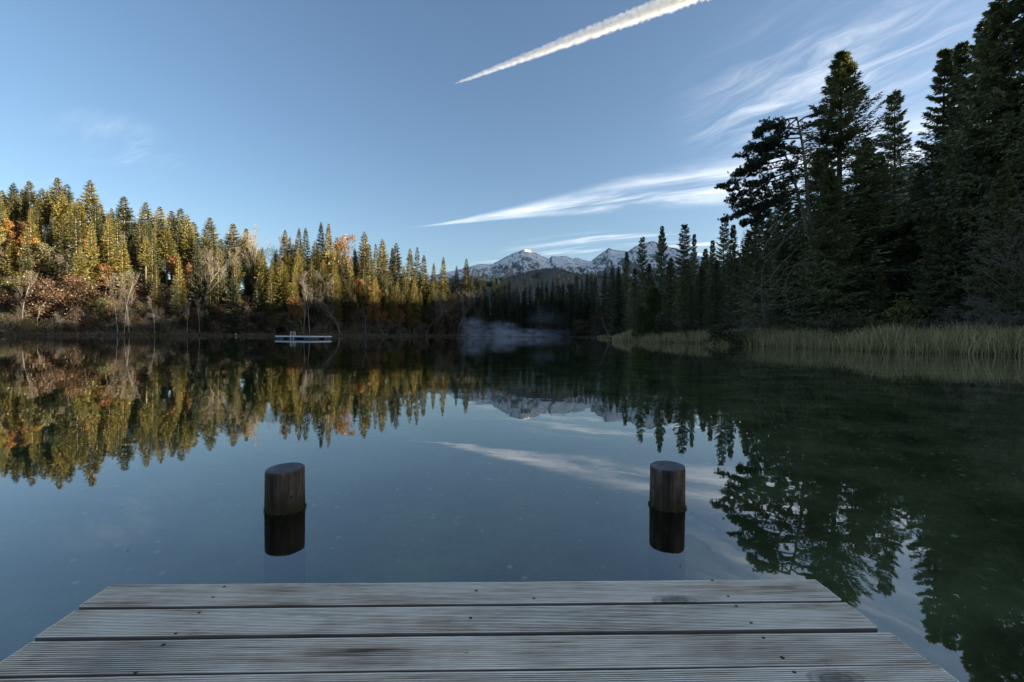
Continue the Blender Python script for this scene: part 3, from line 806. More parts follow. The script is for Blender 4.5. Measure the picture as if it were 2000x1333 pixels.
# rocks on the left bank
M['rock'] = bark('grey_rock', (.045, .043, .040), (.20, .19, .18), 2.2, .2)
def rock(px, back, size, label, seed):
    bm = bmesh.new(); bmesh.ops.create_icosphere(bm, subdivisions=3, radius=1)
    r = np.random.default_rng(seed); planes = r.normal(size=(14, 3)); planes /= np.linalg.norm(planes, axis=1)[:, None]
    for v in bm.verts:
        c = np.array(v.co); m_ = min(1.0, min([(.72 + .2 * r_) / max(1e-6, c @ p) if c @ p > .3 else 9 for p, r_ in zip(planes, np.linspace(0, 1, 14))]))
        v.co = Vector(c * m_ + r.normal(0, .015, 3))
    me = bpy.data.meshes.new('rock_outcrop'); bm.to_mesh(me); bm.free(); me.materials.append(M['rock'])
    Y = shore_depth(px) + back; x = (px - 1000) / PX_F * Y
    o = obj('rock_outcrop', me, None, (x, Y, zg(x, Y) - size[2] * .1)); o.scale = size; o.rotation_euler = (.2, -.5, seed)
    tag(o, label, 'rock')
rock(232, 9, (4.2, 2.5, 3.6), 'pale grey rock face on the bank behind the two birches', 3)
rock(300, 11, (3.2, 2.5, 1.6), 'low grey rock on the bank right of the big rock face', 4)
rock(489, 9, (3.4, 2.5, 2.6), 'grey rock outcrop right of the black-green shore spruce', 5)


# ------------------------------------------------------------------ right bank
NEAR = [conifer(51, 34, 6.6, .02, 300, 18, 7, .95, -.42, .50, .20, .34, -.30, .45, .46, .14, .36, 'needle_near', 'bark_dark', spike=.8),
        conifer(52, 34, 5.8, .03, 270, 17, 7, 1.05, -.45, .60, .22, .34, -.28, .55, .46, .13, .34, 'needle_near', 'bark_dark', spike=.8),
        conifer(53, 34, 7.0, .02, 310, 18, 7, .90, -.40, .45, .18, .34, -.34, .45, .48, .15, .38, 'needle_near', 'bark_dark', spike=.8)]
UPSWEPT = conifer(54, 34, 9.4, .02, 270, 20, 7, 1.12, -.35, 1.1, .20, .30, -.18, .55, .44, .12, .38, 'needle_near', 'bark_dark', spike=.5, tpow=1.2)
THIN = conifer(55, 30, 3.2, .10, 210, 13, 6, .8, -.35, .55, .2, .34, -.22, .6, .44, .12, .26, 'needle_near', 'bark_dark', spike=.8)

def right_tree(kind, px, py, Y, label, wide=1.0, rot=None, group='spruces on the right bank', name='spruce_tree'):
    p_ = at_depth(px, py, Y)
    return place(kind, name, p_.x, p_.y, p_.z - zg(p_.x, p_.y) + .2, label, 'spruce tree', group, wide, rot)
right_tree(UPSWEPT, 1645, 104, 57, 'big spruce with upswept branches and a broad pointed top right of the leaning pine', 1.4, 2.2)
right_tree(THIN, 1748, 180, 74, 'thin see-through spruce in the gap between the big right-bank spruces', 1.0)
right_tree(NEAR[1], 1846, 98, 56, 'left of the twin spruce tops near the right edge', 1.0)
right_tree(NEAR[1], 1877, 86, 58, 'right of the twin spruce tops near the right edge', .9)
right_tree(NEAR[0], 1925, 40, 50, 'tall spruce just right of the twin tops, rising to the frame top', 1.0)
right_tree(NEAR[2], 1962, -30, 46, 'tall spruce cut off by the frame top near the right edge', .95)
right_tree(NEAR[0], 2035, -120, 44, 'tall spruce half cut off by the right edge', 1.0)
right_tree(NEAR[2], 1905, 250, 46, 'yellow-green spruce in front of the twin tops by the reeds', 1.0)
right_tree(NEAR[0], 1960, 330, 41, 'lower yellow-green spruce by the reeds near the right edge', 1.1)
right_tree(NEAR[2], 1605, 290, 64, 'tall shaded spruce between the leaning pine and the upswept spruce', 1.15)
right_tree(NEAR[0], 1715, 300, 63, 'shaded spruce on the right shoulder of the upswept spruce', 1.1)
right_tree(NEAR[2], 1690, 270, 60, 'shaded spruce at the right foot of the upswept spruce', 1.0)
right_tree(NEAR[0], 1800, 330, 66, 'dark spruce filling the gap behind the yellow shrub', 1.1)
right_tree(NEAR[2], 1620, 330, 52, 'low-sweeping spruce in front of the upswept spruce', 1.1)
right_tree(NEAR[1], 1560, 400, 66, 'dark spruce right behind the leaning pine', 1.2)
right_tree(NEAR[2], 1532, 372, 69, 'dense dark spruce filling the gap under the pine crown', 1.1)
right_tree(NEAR[0], 1483, 398, 77, 'dark pointed spruce just left under the pine crown', 1.1)
right_tree(NEAR[0], 1505, 420, 72, 'dark spruce left behind the leaning pine', 1.1)
right_tree(NEAR[1], 1462, 455, 80, 'dark spruce below the left end of the pine canopy', 1.1)
right_tree(THIN, 1415, 424, 98, 'droopy-topped slim spruce on the skyline left of the leaning pine', 1.0)
right_tree(NEAR[1], 1432, 440, 92, 'ragged spruce beside the droopy-topped slim one', .9)
right_tree(NEAR[1], 1392, 470, 104, 'short-topped spruce left of the droopy-topped one', .9)
right_tree(NEAR[2], 1378, 486, 110, 'low spruce at the foot of the right-hand skyline dip', .9)
right_tree(NEAR[1], 1356, 458, 128, 'right-hand slim partner of the tall skyline spruce by the dip', .75)
right_tree(THIN, 1337, 438, 132, 'tall slim skyline spruce left of the dip, third from the mountains', 1.2)
right_tree(NEAR[0], 1293, 441, 140, 'broad pointed skyline spruce, second from the mountains', .75)
right_tree(THIN, 1255, 464, 150, 'slim spruce standing in front of the right mountain flank', 1.0)
right_tree(NEAR[1], 1224, 492, 165, 'small dark spruce in front of the right mountain peak', .9)
PK = sorted([(1240, 525, 140, 1.1), (1268, 515, 135, 1.1), (1310, 505, 120, 1.1), (1340, 505, 112, 1.2), (1370, 520, 100, 1.2), (1400, 510, 92, 1.2), (1440, 520, 82, 1.2),
                                     (1275, 545, 118, 1.2), (1210, 535, 170, 1.0), (1215, 560, 150, 1.2), (1350, 560, 96, 1.2), (1480, 500, 70, 1.2), (1530, 470, 64, 1.2), (1590, 450, 62, 1.2),
                                     (1660, 420, 54, 1.2), (1740, 400, 60, 1.3), (1775, 430, 54, 1.2), (1840, 420, 46, 1.2), (1990, 430, 38.5, 1.0), (1720, 520, 50, 1.2), (1580, 540, 56, 1.2)])
for px, py, Y, w_ in PK:
    right_tree(rnd.choice(NEAR), px, py, Y, 'dark spruce packed in the shaded tree wall behind the reeds, %s from the left' % ORD[PK.index((px, py, Y, w_))], w_, group='spruces packed behind the reeds')

# ---- leaning pine with a broken, one-sided crown
def leaning_pine():
    Y = 56.0; rng = np.random.default_rng(5)
    def q(px, py, dy=0.0): return np.array(at_depth(px, py, Y + dy))
    base = q(1602, 650); base[2] = zg(base[0], base[1]) - .2
    e = empty('pine_tree', tuple(base)); tag(e, 'leaning pine with a bent-over flat crown reaching left and bare dead lower limbs', 'pine tree')
    def trunk(pl, r0, r1):
        pts = np.array([base if p is None else q(*p) for p in pl]); t = np.linspace(0, 1, len(pl)); tt = np.linspace(0, 1, 24)
        pp = np.column_stack([np.interp(tt, t, pts[:, k]) for k in range(3)]) - base
        obj('trunk', mesh_arrays('trunk', tube_parts(pp, r0 + (r1 - r0) * tt, 0, 8, .06, 3), [M['bark_conifer']]), e); return pp
    T1 = trunk([None, (1600, 560), (1592, 480), (1578, 404), (1574, 330), (1566, 275), (1556, 229)], .36, .09)
    T2 = trunk([(1597, 530), (1580, 460), (1568, 415), (1556, 370), (1540, 318), (1532, 300)], .24, .08)
    tubes_, tuft, tdir = [], [], []
    def limb(p0, p1, r, sag, dens=1.0):
        n = 9; t = np.linspace(0, 1, n)[:, None]
        pts = p0 + (p1 - p0) * t + np.array([0, 0, 1.]) * (sag * np.sin(t * math.pi)) + np.cumsum(rng.normal(0, .07, (n, 3)), 0) * t
        tubes_.append((pts, r * (1 - t[:, 0] * .85)))
        L = np.linalg.norm(p1 - p0); d = (p1 - p0) / L
        for k in range(int(L * 4.6 * dens)):
            u = .22 + .78 * rng.random() ** .7; i = u * (n - 1); i0 = min(int(i), n - 2); b = pts[i0] + (pts[i0 + 1] - pts[i0]) * (i - i0)
            sd = d * rng.uniform(.3, 1) + rng.normal(0, .55, 3); sd[2] = abs(sd[2]) * .5 - .12; sd /= np.linalg.norm(sd)
            l = rng.uniform(.5, 1.5) * (1.2 - .5 * u)
            mid = b + sd * l * .5 + np.array([0, 0, -.03]); tip = b + sd * l + np.array([0, 0, .06])
            tubes_.append((np.array([b, mid, tip]), np.array([.022, .016, .008])))
            for w in (tip, b + sd * l * .72, mid):
                tuft.append(w + rng.normal(0, .06, 3)); tdir.append(sd)
                if rng.random() < .9:
                    o = rng.normal(0, .22, 3); o[2] = abs(o[2]) * .6; tuft.append(w + o); tdir.append(sd)
    # limbs: (trunk index start px,py) -> tip px,py, depth offset
    LM = [(1557, 230, 1478, 268, -1), (1557, 232, 1500, 300, 2), (1562, 252, 1474, 262, -2), (1563, 262, 1490, 290, 1), (1565, 270, 1462, 300, -1), (1568, 290, 1447, 306, 0),
          (1570, 300, 1470, 322, -2), (1560, 238, 1600, 225, 0), (1564, 255, 1612, 240, 2), (1567, 280, 1622, 275, 1), (1570, 305, 1625, 310, 2), (1572, 330, 1615, 345, 1),
          (1535, 302, 1470, 318, 1), (1535, 304, 1440, 350, -1), (1538, 312, 1432, 345, 1), (1541, 322, 1420, 374, 0), (1545, 335, 1437, 390, -1), (1548, 345, 1425, 378, 2),
          (1552, 358, 1440, 410, 1), (1556, 372, 1450, 402, -2), (1560, 385, 1438, 425, 2), (1562, 395, 1416, 432, 0), (1565, 405, 1452, 440, 1), (1575, 345, 1520, 372, -2), (1576, 372, 1505, 400, 2),
          (1530, 302, 1500, 280, -2), (1560, 390, 1480, 420, -1), (1572, 320, 1530, 335, -2), (1569, 300, 1535, 290, 2), (1580, 410, 1640, 400, 1), (1578, 380, 1630, 370, 2)]
    for (x0, y0, x1, y1, dy) in LM:
        p0 = q(x0, y0) - base; p1 = q(x1, y1, dy) - base
        limb(p0, p1, .11, rng.uniform(.1, .6))
    parts = []
    for pts, r in tubes_:
        v, f = tube(pts, r, 4, False); parts.append((v, f, 1, True))
    tuft = np.array(tuft); tdir = np.array(tdir); nn = 20
    b = np.repeat(tuft, nn, 0); d = np.repeat(tdir, nn, 0) * .6 + rng.normal(0, .6, (len(tuft) * nn, 3)); d[:, 2] += .15
    v, f = diamonds(b, d, rng.uniform(.18, .34, len(b)), .075, rng); parts.append((v, f, 0, False))
    obj('crown', mesh_arrays('crown', parts, [M['needle_pine'], M['bark_dark']]), e)
    # dead hanging limbs
    c = lambda L: [(1300 + .225 * a, 380 + .225 * b_) for a, b_ in L]
    DEAD = [[(1145, 120), (1080, 140), (1000, 220), (940, 310), (880, 420), (840, 510), (790, 580), (755, 660), (770, 725)],
            [(1190, 250), (1075, 370), (990, 450), (920, 530), (860, 600), (838, 680), (835, 770), (800, 830)],
            [(1200, 420), (1050, 560), (960, 650), (900, 740), (840, 800), (760, 890), (660, 1000), (560, 1040)],
            [(1210, 560), (1110, 620), (1040, 650), (990, 740), (930, 800), (870, 860)],
            [(1350, 500), (1320, 550), (1250, 590), (1150, 605), (1060, 640), (940, 675)],
            [(1150, 600), (1090, 660), (1050, 740), (1028, 830), (1040, 890), (1065, 925), (1110, 935), (1112, 1010), (1080, 1060)],
            [(1065, 925), (1110, 928), (1160, 922)], [(1065, 925), (1060, 970), (1045, 1010)],
            [(1190, 230), (1125, 280), (1060, 320), (1000, 430), (870, 540), (760, 610)],
            [(1150, 20), (1090, 40), (960, 150), (880, 240), (820, 320), (760, 390)],
            [(1100, 800), (1000, 870), (930, 930), (860, 1000)], [(1000, 380), (900, 400), (760, 395)], [(760, 890), (700, 870), (620, 880)], [(960, 650), (900, 610), (850, 560)]]
    for k, L in enumerate(DEAD):
        pl = c(L); pts = np.array([q(px, py, -2.0 - 1.5 * min(1, i / 4) + .3 * math.sin(i * 2 + k)) for i, (px, py) in enumerate(pl)]) - base
        t = np.linspace(0, 1, len(pts)); tt = np.linspace(0, 1, len(pts) * 3); pp = np.column_stack([np.interp(tt, t, pts[:, j]) for j in range(3)])
        pr = tube_parts(pp, .055 * (1 - tt * .75), 0, 5, .1, k)
        for m_ in range(5):                       # side twigs
            i = rng.integers(2, len(pp)); d = rng.normal(0, 1, 3); d[2] -= .5; d /= np.linalg.norm(d); l = rng.uniform(.4, 1.5)
            s_ = np.array([pp[i], pp[i] + d * l * .5 + rng.normal(0, .08, 3), pp[i] + d * l + np.array([0, 0, -.15])])
            pr += tube_parts(s_, [.022, .016, .007], 0, 4)
        o = obj('dead_branch', mesh_arrays('dead_branch', pr, [M['bark_dead']]), e)
leaning_pine()

def px_tube(name, pl, Y, r0, r1, m, label, cat, twigs=0, seed=0):
    rng = np.random.default_rng(seed)
    pts = np.array([at_depth(a, b, Y + (dyy[0] if dyy else 0)) for a, b, *dyy in pl])
    base = pts[0].copy(); base[2] = zg(base[0], base[1]) - .3 if lake_sd(np.array([base[0]]), np.array([base[1]]))[0] > 0 else -.8
    pts[0] = base; e = empty(name, tuple(base)); pts = pts - base
    t = np.linspace(0, 1, len(pts)); tt = np.linspace(0, 1, 20); pp = np.column_stack([np.interp(tt, t, pts[:, j]) for j in range(3)])
    obj('trunk', mesh_arrays('trunk', tube_parts(pp, r0 + (r1 - r0) * tt, 0, 6, .08, seed), [m]), e)
    pr = []
    for k in range(twigs):
        i = rng.integers(7, 20); d = rng.normal(0, 1, 3); d[2] = abs(d[2]) * .6; d /= np.linalg.norm(d); l = rng.uniform(.5, 1.8)
        pr += tube_parts(np.array([pp[i], pp[i] + d * l * .5, pp[i] + d * l + rng.normal(0, .15, 3)]), [.025, .016, .006], 0, 4)
    if pr: obj('twigs', mesh_arrays('twigs', pr, [m]), e)
    tag(e, label, cat)
px_tube('dead_sapling', [(1498, 660), (1492, 624), (1489, 596), (1488, 560), (1487, 540)], 57, .06, .03, M['bark_dead'], 'pale thin dead stem standing in the reeds under the pine limbs', 'dead tree', 8, 1)
px_tube('dead_sapling', [(1190, 664), (1189, 655), (1180, 638), (1178, 627), (1176, 622)], 112, .12, .05, M['bark_dead'], 'bent pale dead stem leaning left at the tip of the reed bed', 'dead tree', 10, 2)
px_tube('dead_sapling', [(1197, 645), (1197, 615), (1197, 600)], 130, .07, .03, M['bark_dead'], 'straight thin dead stem behind the bent one at the reed tip', 'dead tree', 6, 3)

# young pale pine, bushes and bare brush behind the reeds
YOUNG = conifer(61, 9, 2.6, .04, 150, 12, 5, .8, .05, .9, .35, .40, .12, .3, .34, .16, .10, 'needle_young', 'bark_dark', spike=.7)
p_ = at_depth(1277, 566, 92)
place(YOUNG, 'pine_tree', p_.x, p_.y, p_.z - zg(p_.x, p_.y), 'young bright green pine at the left end of the reeds', 'pine tree', None, 1.05, 1.0)
p_ = at_depth(1252, 600, 90)
place(YOUNG, 'pine_tree', p_.x, p_.y, p_.z - zg(p_.x, p_.y), 'small yellow-green pine hugging the young pine on its left', 'pine tree', None, 1.0, 2.0)
LVY = [(10, .6), (5, .55), (3, .5)]
YSHRUB = broadleaf(71, 3.4, .03, LVY, 'leaf_yellow', 3, .16, .16, 'bark_dark', 'bark_dark', first=.05, up=.4, spread=.9)
GSHRUB = broadleaf(72, 3.0, .03, LVY, 'leaf_olive', 8, .16, .22, 'bark_dark', 'bark_dark', first=.05, up=.4, spread=.9)
def bush(kind, px, py, Y, label, wide=1.0):
    p_ = at_depth(px, py, Y); place(kind, 'shrub', p_.x, p_.y, p_.z - zg(p_.x, p_.y), label, 'bush', None, wide)
bush(YSHRUB, 1742, 592, 44, 'airy yellow-leaved bush behind the reeds under the dark gap', 1.1)
bush(GSHRUB, 1668, 612, 45, 'dense olive bush left of the airy yellow bush', 1.3)
bush(GSHRUB, 1308, 612, 86, 'small olive bush right of the young pine', 1.0)
bush(GSHRUB, 1345, 628, 82, 'low olive bush between the young pine and the pine limbs', 1.2)
bush(GSHRUB, 1432, 634, 60, 'mound of olive leaves behind the reeds left of the pale dead stem', 1.7)
bush(GSHRUB, 1590, 636, 50, 'low olive bush behind the reeds right of the pale dead stem', 1.4)
bush(SHRUB[0], 1465, 600, 58, 'grey twiggy bush at the foot of the leaning pine', 1.3)
EDGE = broadleaf(75, 9, .09, [(12, .55), (6, .55), (4, .5)], None, bark_m='bark_dead', up=.25, spread=.95, first=.1, fine=2)
p_ = at_depth(2062, 400, 37)
place(EDGE, 'bare_tree', p_.x, p_.y, p_.z - zg(p_.x, p_.y), 'pale leafless tree reaching in from the right edge', 'bare tree', None, 1.1)
bush(SHRUB[0], 1965, 585, 37, 'pale fallen brush above the reeds at the right edge', 1.8)
bush(SHRUB[0], 1900, 600, 39, 'low grey brush behind the reeds right of the yellow bush', 1.6)

# ---- reed bed
def reeds():
    rng = np.random.default_rng(3)
    pth = np.array([(21.5, 100.5), (24.5, 90), (28.5, 80), (30.5, 72), (30.8, 62), (30.6, 51), (30.8, 40), (33.5, 35), (38, 29), (43, 20), (45, 12)])
    segl = np.linalg.norm(np.diff(pth, axis=0), axis=1); cum = np.concatenate([[0], np.cumsum(segl)])
    n = 40000
    u = rng.random(n) ** 1.0 * cum[-1]
    c = np.column_stack([np.interp(u, cum, pth[:, k]) for k in range(2)])
    X = c[:, 0] + rng.uniform(-4, 9, n); Y = c[:, 1] + rng.uniform(-2, 3, n)
    s = lake_sd(X, Y)
    edge = .6 + 1.3 * fbm(X * .35, Y * .35, 3, 4)
    keep = (s > -edge) & (s < 5.0) & (vnoise(X * .5, Y * .5, 9) > .12)
    X, Y, s = X[keep], Y[keep], s[keep]
    # thinner, isolated stems on the small far spit
    n2 = 2600; X2 = rng.uniform(33, 46, n2); Y2 = rng.uniform(150, 210, n2); s2 = lake_sd(X2, Y2); k2 = (s2 > -1) & (s2 < 2.5)
    X = np.concatenate([X, X2[k2]]); Y = np.concatenate([Y, Y2[k2]]); s = np.concatenate([s, s2[k2]])
    m = len(X); Z = np.minimum(np.maximum(ground_z(X, Y), -.6), .6)
    h = (.75 + 1.7 * fbm(X * .3, Y * .3, 3, 6) + rng.uniform(0, .75, m)) * np.where(s < -.8, .85, 1) * np.where(Y > 140, .75, 1)
    az = rng.random(m) * 6.283; lean = np.abs(rng.normal(0, .22, m)); bend = rng.uniform(.0, .5, m) ** 2 * 2; brk = rng.random(m) < .16
    d = np.column_stack([np.cos(az), np.sin(az)])
    t = np.array([0, .4, .75, 1.0])
    P = np.zeros((m, 4, 3))
    for k, tk in enumerate(t):
        r = h * (lean * tk + bend * tk ** 2.2); zz_ = h * (tk - .28 * bend * tk ** 2)
        if k == 3: zz_ = np.where(brk, h * .50, zz_); r = np.where(brk, r + h * .3, r)
        P[:, k, 0] = X + d[:, 0] * r; P[:, k, 1] = Y + d[:, 1] * r; P[:, k, 2] = Z + zz_
    wd = rng.uniform(.014, .035, m) * (1 + Y / 110); az2 = rng.random(m) * 6.283; wv = np.column_stack([np.cos(az2), np.sin(az2), 0 * az2])
    wk = np.array([.6, 1, .8, .08])
    A = P + wv[:, None] * (wd[:, None] * wk)[..., None] * .5; B = P - wv[:, None] * (wd[:, None] * wk)[..., None] * .5
    V = np.stack([A, B], 2).reshape(-1, 3)
    q = np.array([(0, 1, 3, 2), (2, 3, 5, 4), (4, 5, 7, 6)]); F_ = (q[None] + (np.arange(m) * 8)[:, None, None]).reshape(-1, 4)
    o = obj('reed_bed', mesh_arrays('reed_bed', [(V, F_, 0, False)], [M['reed']]))
    tag(o, 'dry straw-green reeds fringing the right shore', 'reeds', kind='stuff')
reeds()

# ---- wood on the ridge to the right, which shades the lake at this hour
def ridge_wood():
    rng = np.random.default_rng(8); n = 420
    X = rng.uniform(118, 215, n); Y = rng.uniform(-150, 370, n); Z = ground_z(X, Y)
    parts = []
    for x, y, z in zip(X, Y, Z):
        h = rng.uniform(14, 24); r = h * .16; k = 14
        a = rng.random(k * 5) * 6.283; tt = np.repeat(np.arange(k) / k, 5); rad = r * (1 - tt) * rng.uniform(.7, 1.2, k * 5)
        b = np.column_stack([x + 0 * a, y + 0 * a, z + h * (.1 + .9 * tt)])
        d = np.column_stack([np.cos(a), np.sin(a), -.2 + 0 * a]); v, f = diamonds(b, d, rad + .3, rad * .9 + .2, rng, .8)
        parts.append((v, f, 0, False))
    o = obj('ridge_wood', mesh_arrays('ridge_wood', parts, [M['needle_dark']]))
    tag(o, 'distant wood covering the ridge behind the right bank', 'wood', kind='stuff')
ridge_wood()

# ------------------------------------------------------------------ jetty
def wood_material():
    m, t, out = mat('weathered_decking')
    tcn = t.new('ShaderNodeTexCoord'); oi = t.new('ShaderNodeObjectInfo')
    off = t.xyz(t.math('MULTIPLY', oi.outputs['Random'], 37.0), t.math('MULTIPLY', oi.outputs['Random'], 11.0), 0.0)
    va = t.new('ShaderNodeVectorMath', operation='ADD'); t.l.new(tcn.outputs['Object'], va.inputs[0]); t.put(va.inputs[1], off)
    mp = t.new('ShaderNodeMapping'); mp.inputs['Scale'].default_value = (1.2, 16, 16); t.l.new(va.outputs[0], mp.inputs[0])
    mp2 = t.new('ShaderNodeMapping'); mp2.inputs['Scale'].default_value = (3.5, 190, 60); t.l.new(va.outputs[0], mp2.inputs[0])
    grain = t.noise(mp2.outputs[0], 1.0, 4, .6); streak_ = t.noise(mp.outputs[0], 1.0, 4, .6, .5); blot = t.noise(va.outputs[0], 2.6, 5, .6)
    fine = t.noise(va.outputs[0], 60, 3, .6)
    v = t.math('ADD', t.math('MULTIPLY', grain, .42), t.math('ADD', t.math('MULTIPLY', streak_, .28), t.math('MULTIPLY', blot, .32)))
    c = t.ramp(v, [(.35, (.14, .092, .060)), (.42, (.45, .335, .235)), (.48, (.77, .62, .465)), (.56, (.98, .85, .68))])
    # knots
    mpk = t.new('ShaderNodeMapping'); mpk.inputs['Scale'].default_value = (2.1, 5.0, .001); t.l.new(va.outputs[0], mpk.inputs[0])
    vo = t.new('ShaderNodeTexVoronoi'); vo.inputs['Scale'].default_value = 1.0; t.l.new(mpk.outputs[0], vo.inputs['Vector'])
    kd = t.math('ADD', vo.outputs['Distance'], t.math('MULTIPLY', t.math('SUBTRACT', fine, .5), .08))
    on = t.smooth(t.sep(vo.outputs['Color'])[0], .45, .55)
    knot = t.math('MULTIPLY', t.math('SUBTRACT', 1.0, t.smooth(kd, .05, .20)), on)
    rings = t.math('MULTIPLY', t.math('MULTIPLY', t.smooth(t.math('SINE', t.math('MULTIPLY', kd, 90)), .2, .9), t.math('SUBTRACT', 1.0, t.smooth(kd, .12, .26))), on)
    c = t.mix(t.math('MULTIPLY', knot, .6), c, (.075, .065, .06, 1))
    c = t.mix(t.math('MULTIPLY', rings, .35), c, (.05, .045, .04, 1))
    # brown and green stains
    st = t.noise(va.outputs[0], 1.4, 3, .5)
    c = t.mix(t.math('MULTIPLY', t.smooth(st, .54, .74), .42), c, (.12, .092, .07, 1))
    # darker colour low in the grooves
    z = t.sep(tcn.outputs['Object'])[2]
    c = t.mix(t.math('MULTIPLY', t.math('SUBTRACT', 1.0, t.smooth(z, -.0034, -.0010)), .85), c, (.035, .030, .027, 1))
    p = t.new('ShaderNodeBsdfPrincipled'); p.inputs['Roughness'].default_value = .72; p.inputs['Specular IOR Level'].default_value = .35
    t.put(p.inputs['Base Color'], c)
    t.put(p.inputs['Normal'], t.bump(t.math('ADD', t.math('MULTIPLY', grain, .6), t.math('MULTIPLY', fine, .4)), .5, .0025)); t.l.new(p.outputs[0], out.inputs[0])
    return m
M['deck'] = wood_material()
M['joist'] = bark('joist_wood', (.03, .024, .02), (.08, .062, .05), 6, .004)
M['steel'] = plain('screw_steel', (.55, .57, .58), .35, .9)
M['rust'] = plain('screw_dark', (.035, .028, .024), .7, .3)

DECK_Z = .304
dock = empty('dock', (0, 0, 0)); tag(dock, 'weathered grey grooved plank jetty in the foreground', 'jetty')
fl = on_plane(222, 1141, DECK_Z); fr_ = on_plane(1590, 1131, DECK_Z)
YAW = math.atan2(fr_.y - fl.y, fr_.x - fl.x)
dock.location = (fl.x, fl.y, 0); dock.rotation_euler = (0, 0, YAW)
PW, PG = .1425, .012
def plank(k, y_front, x0, x1, w, tilt, nrill=25):
    r = np.random.default_rng(100 + k); n = 70
    xs = np.linspace(0, x1 - x0, n)
    # cross profile from front edge to back edge: rounded shoulders and rills
    prof = [(0, -.030), (0, -.006), (-.0015, -.002), (-.004, 0)]
    y0 = -.006; pitch_ = (w - .012) / nrill
    for i in range(nrill):
        yy = y0 - i * pitch_
        prof += [(yy, 0), (yy - pitch_ * .46, 0), (yy - pitch_ * .54, -.0060), (yy - pitch_ * .92, -.0060)]
    prof += [(-(w - .006), 0), (-(w - .004), 0), (-(w - .0015), -.002), (-w, -.006), (-w, -.030)]
    prof = np.array(prof); m = len(prof)
    bow = .0022 * (fbm(xs * 1.1 + k * 9, xs * 0 + k, 3, 40 + k) - .5) * 2
    V = np.zeros((n, m, 3))
    V[:, :, 0] = xs[:, None]; V[:, :, 1] = prof[None, :, 0] + bow[:, None]
    wear = 1 - .55 * fbm(np.repeat(xs[:, None], m, 1) * 2.2 + k * 3, np.repeat(prof[None, :, 0], n, 0) * 22, 3, 60 + k)
    V[:, :, 2] = prof[None, :, 1] * np.where(prof[None, :, 1] > -.0065, wear * 1.3, 1) + (bow * .7)[:, None] + r.normal(0, .00022, (n, m))
    # ragged ends
    ends = r.normal(0, .0018, m); V[0, :, 0] += ends; V[-1, :, 0] += r.normal(0, .0018, m)
    id_ = np.arange(n * m).reshape(n, m)
    F1 = np.stack([id_[:-1, :-1], id_[:-1, 1:], id_[1:, 1:], id_[1:, :-1]], -1).reshape(-1, 4)
    F1 = F1[:, ::-1]
    Vf = V.reshape(-1, 3); F2 = np.stack([id_[:-1, 0], id_[1:, 0], id_[1:, -1], id_[:-1, -1]], -1)
    capf = []
    for i in range(m // 2 - 1):
        for e_ in (0, n - 1): capf.append((id_[e_, i], id_[e_, i + 1], id_[e_, m - 2 - i], id_[e_, m - 1 - i]))
    me = mesh_arrays('plank', [(Vf, np.vstack([F1, F2[:, ::-1], np.array(capf)]), 0, False)], [M['deck']])
    o = obj('plank', me, dock, (x0, y_front, DECK_Z)); o.rotation_euler = (0, 0, tilt)
    return o
Rinv = Matrix.Rotation(-YAW, 3, 'Z')
def to_dock(px, py):
    p = on_plane(px, py, DECK_Z) - Vector((fl.x, fl.y, 0)); p = Rinv @ p; return p
rows = [(0, 0.0, 2.676), (1, .010, 2.680), (2, .022, 2.700), (3, .020, 2.712), (4, .030, 2.71), (5, .02, 2.70), (6, .03, 2.72), (7, .02, 2.71), (8, .03, 2.70), (9, .02, 2.71), (10, .02, 2.70), (11, .03, 2.71)]
for k, x0, x1 in rows:
    plank(k, -k * (PW + PG) - [0, .002, .006, .004][min(k, 3)], x0, x1, PW, [0.0, .001, -.0005, .003][k % 4], 17 if k % 2 else 16)
# substructure: joists, cross beams and piles below the planks
for x in (.42, 1.36, 2.32):
    o = obj('joist', mesh_arrays('joist', [(*box(-.04, .04, -3.6, -.03, -.16, 0), 0, False)], [M['joist']]), dock, (x, 0, DECK_Z - .033))
for y in (-.45, -2.6):
    o = obj('cross_beam', mesh_arrays('cross_beam', [(*box(.1, 2.6, -.06, .06, -.12, 0), 0, False)], [M['joist']]), dock, (0, y, DECK_Z - .196))
    for x in (.3, 2.4):
        obj('pile', mesh_arrays('pile', tube_parts([(0, 0, -2.2), (0, 0, -.5), (0, 0, 0)], [.10, .10, .10], 0, 12), [M['joist']]), dock, (x, y, DECK_Z - .317))
# screws, where the photograph shows them
def screw(px, py, shiny=False):
    p = to_dock(px, py); bm = bmesh.new()
    bmesh.ops.create_circle(bm, cap_ends=True, segments=12, radius=.0065 if shiny else .0055)
    r_ = bmesh.ops.inset_region(bm, faces=bm.faces[:], thickness=.0025, depth=-.0015)
    me = bpy.data.meshes.new('screw'); bm.to_mesh(me); bm.free(); me.materials.append(M['steel'] if shiny else M['rust'])
    for f_ in me.polygons: f_.use_smooth = False
    if shiny: me.materials.append(M['rust']); me.polygons[0].material_index = 1
    obj('screw', me, dock, (p.x, p.y, DECK_Z + .0016))
for px, py in [(438, 1146), (416, 1167), (389, 1197), (343, 1238), (265, 1314), (930, 1154), (919, 1207), (911, 1276), (1391, 1134), (1422, 1165), (1438, 1184), (1467, 1217), (1491, 1246), (1551, 1313), (1043, 1169)]:
    screw(px, py)
screw(319, 1260, True); screw(1528, 1285, True)

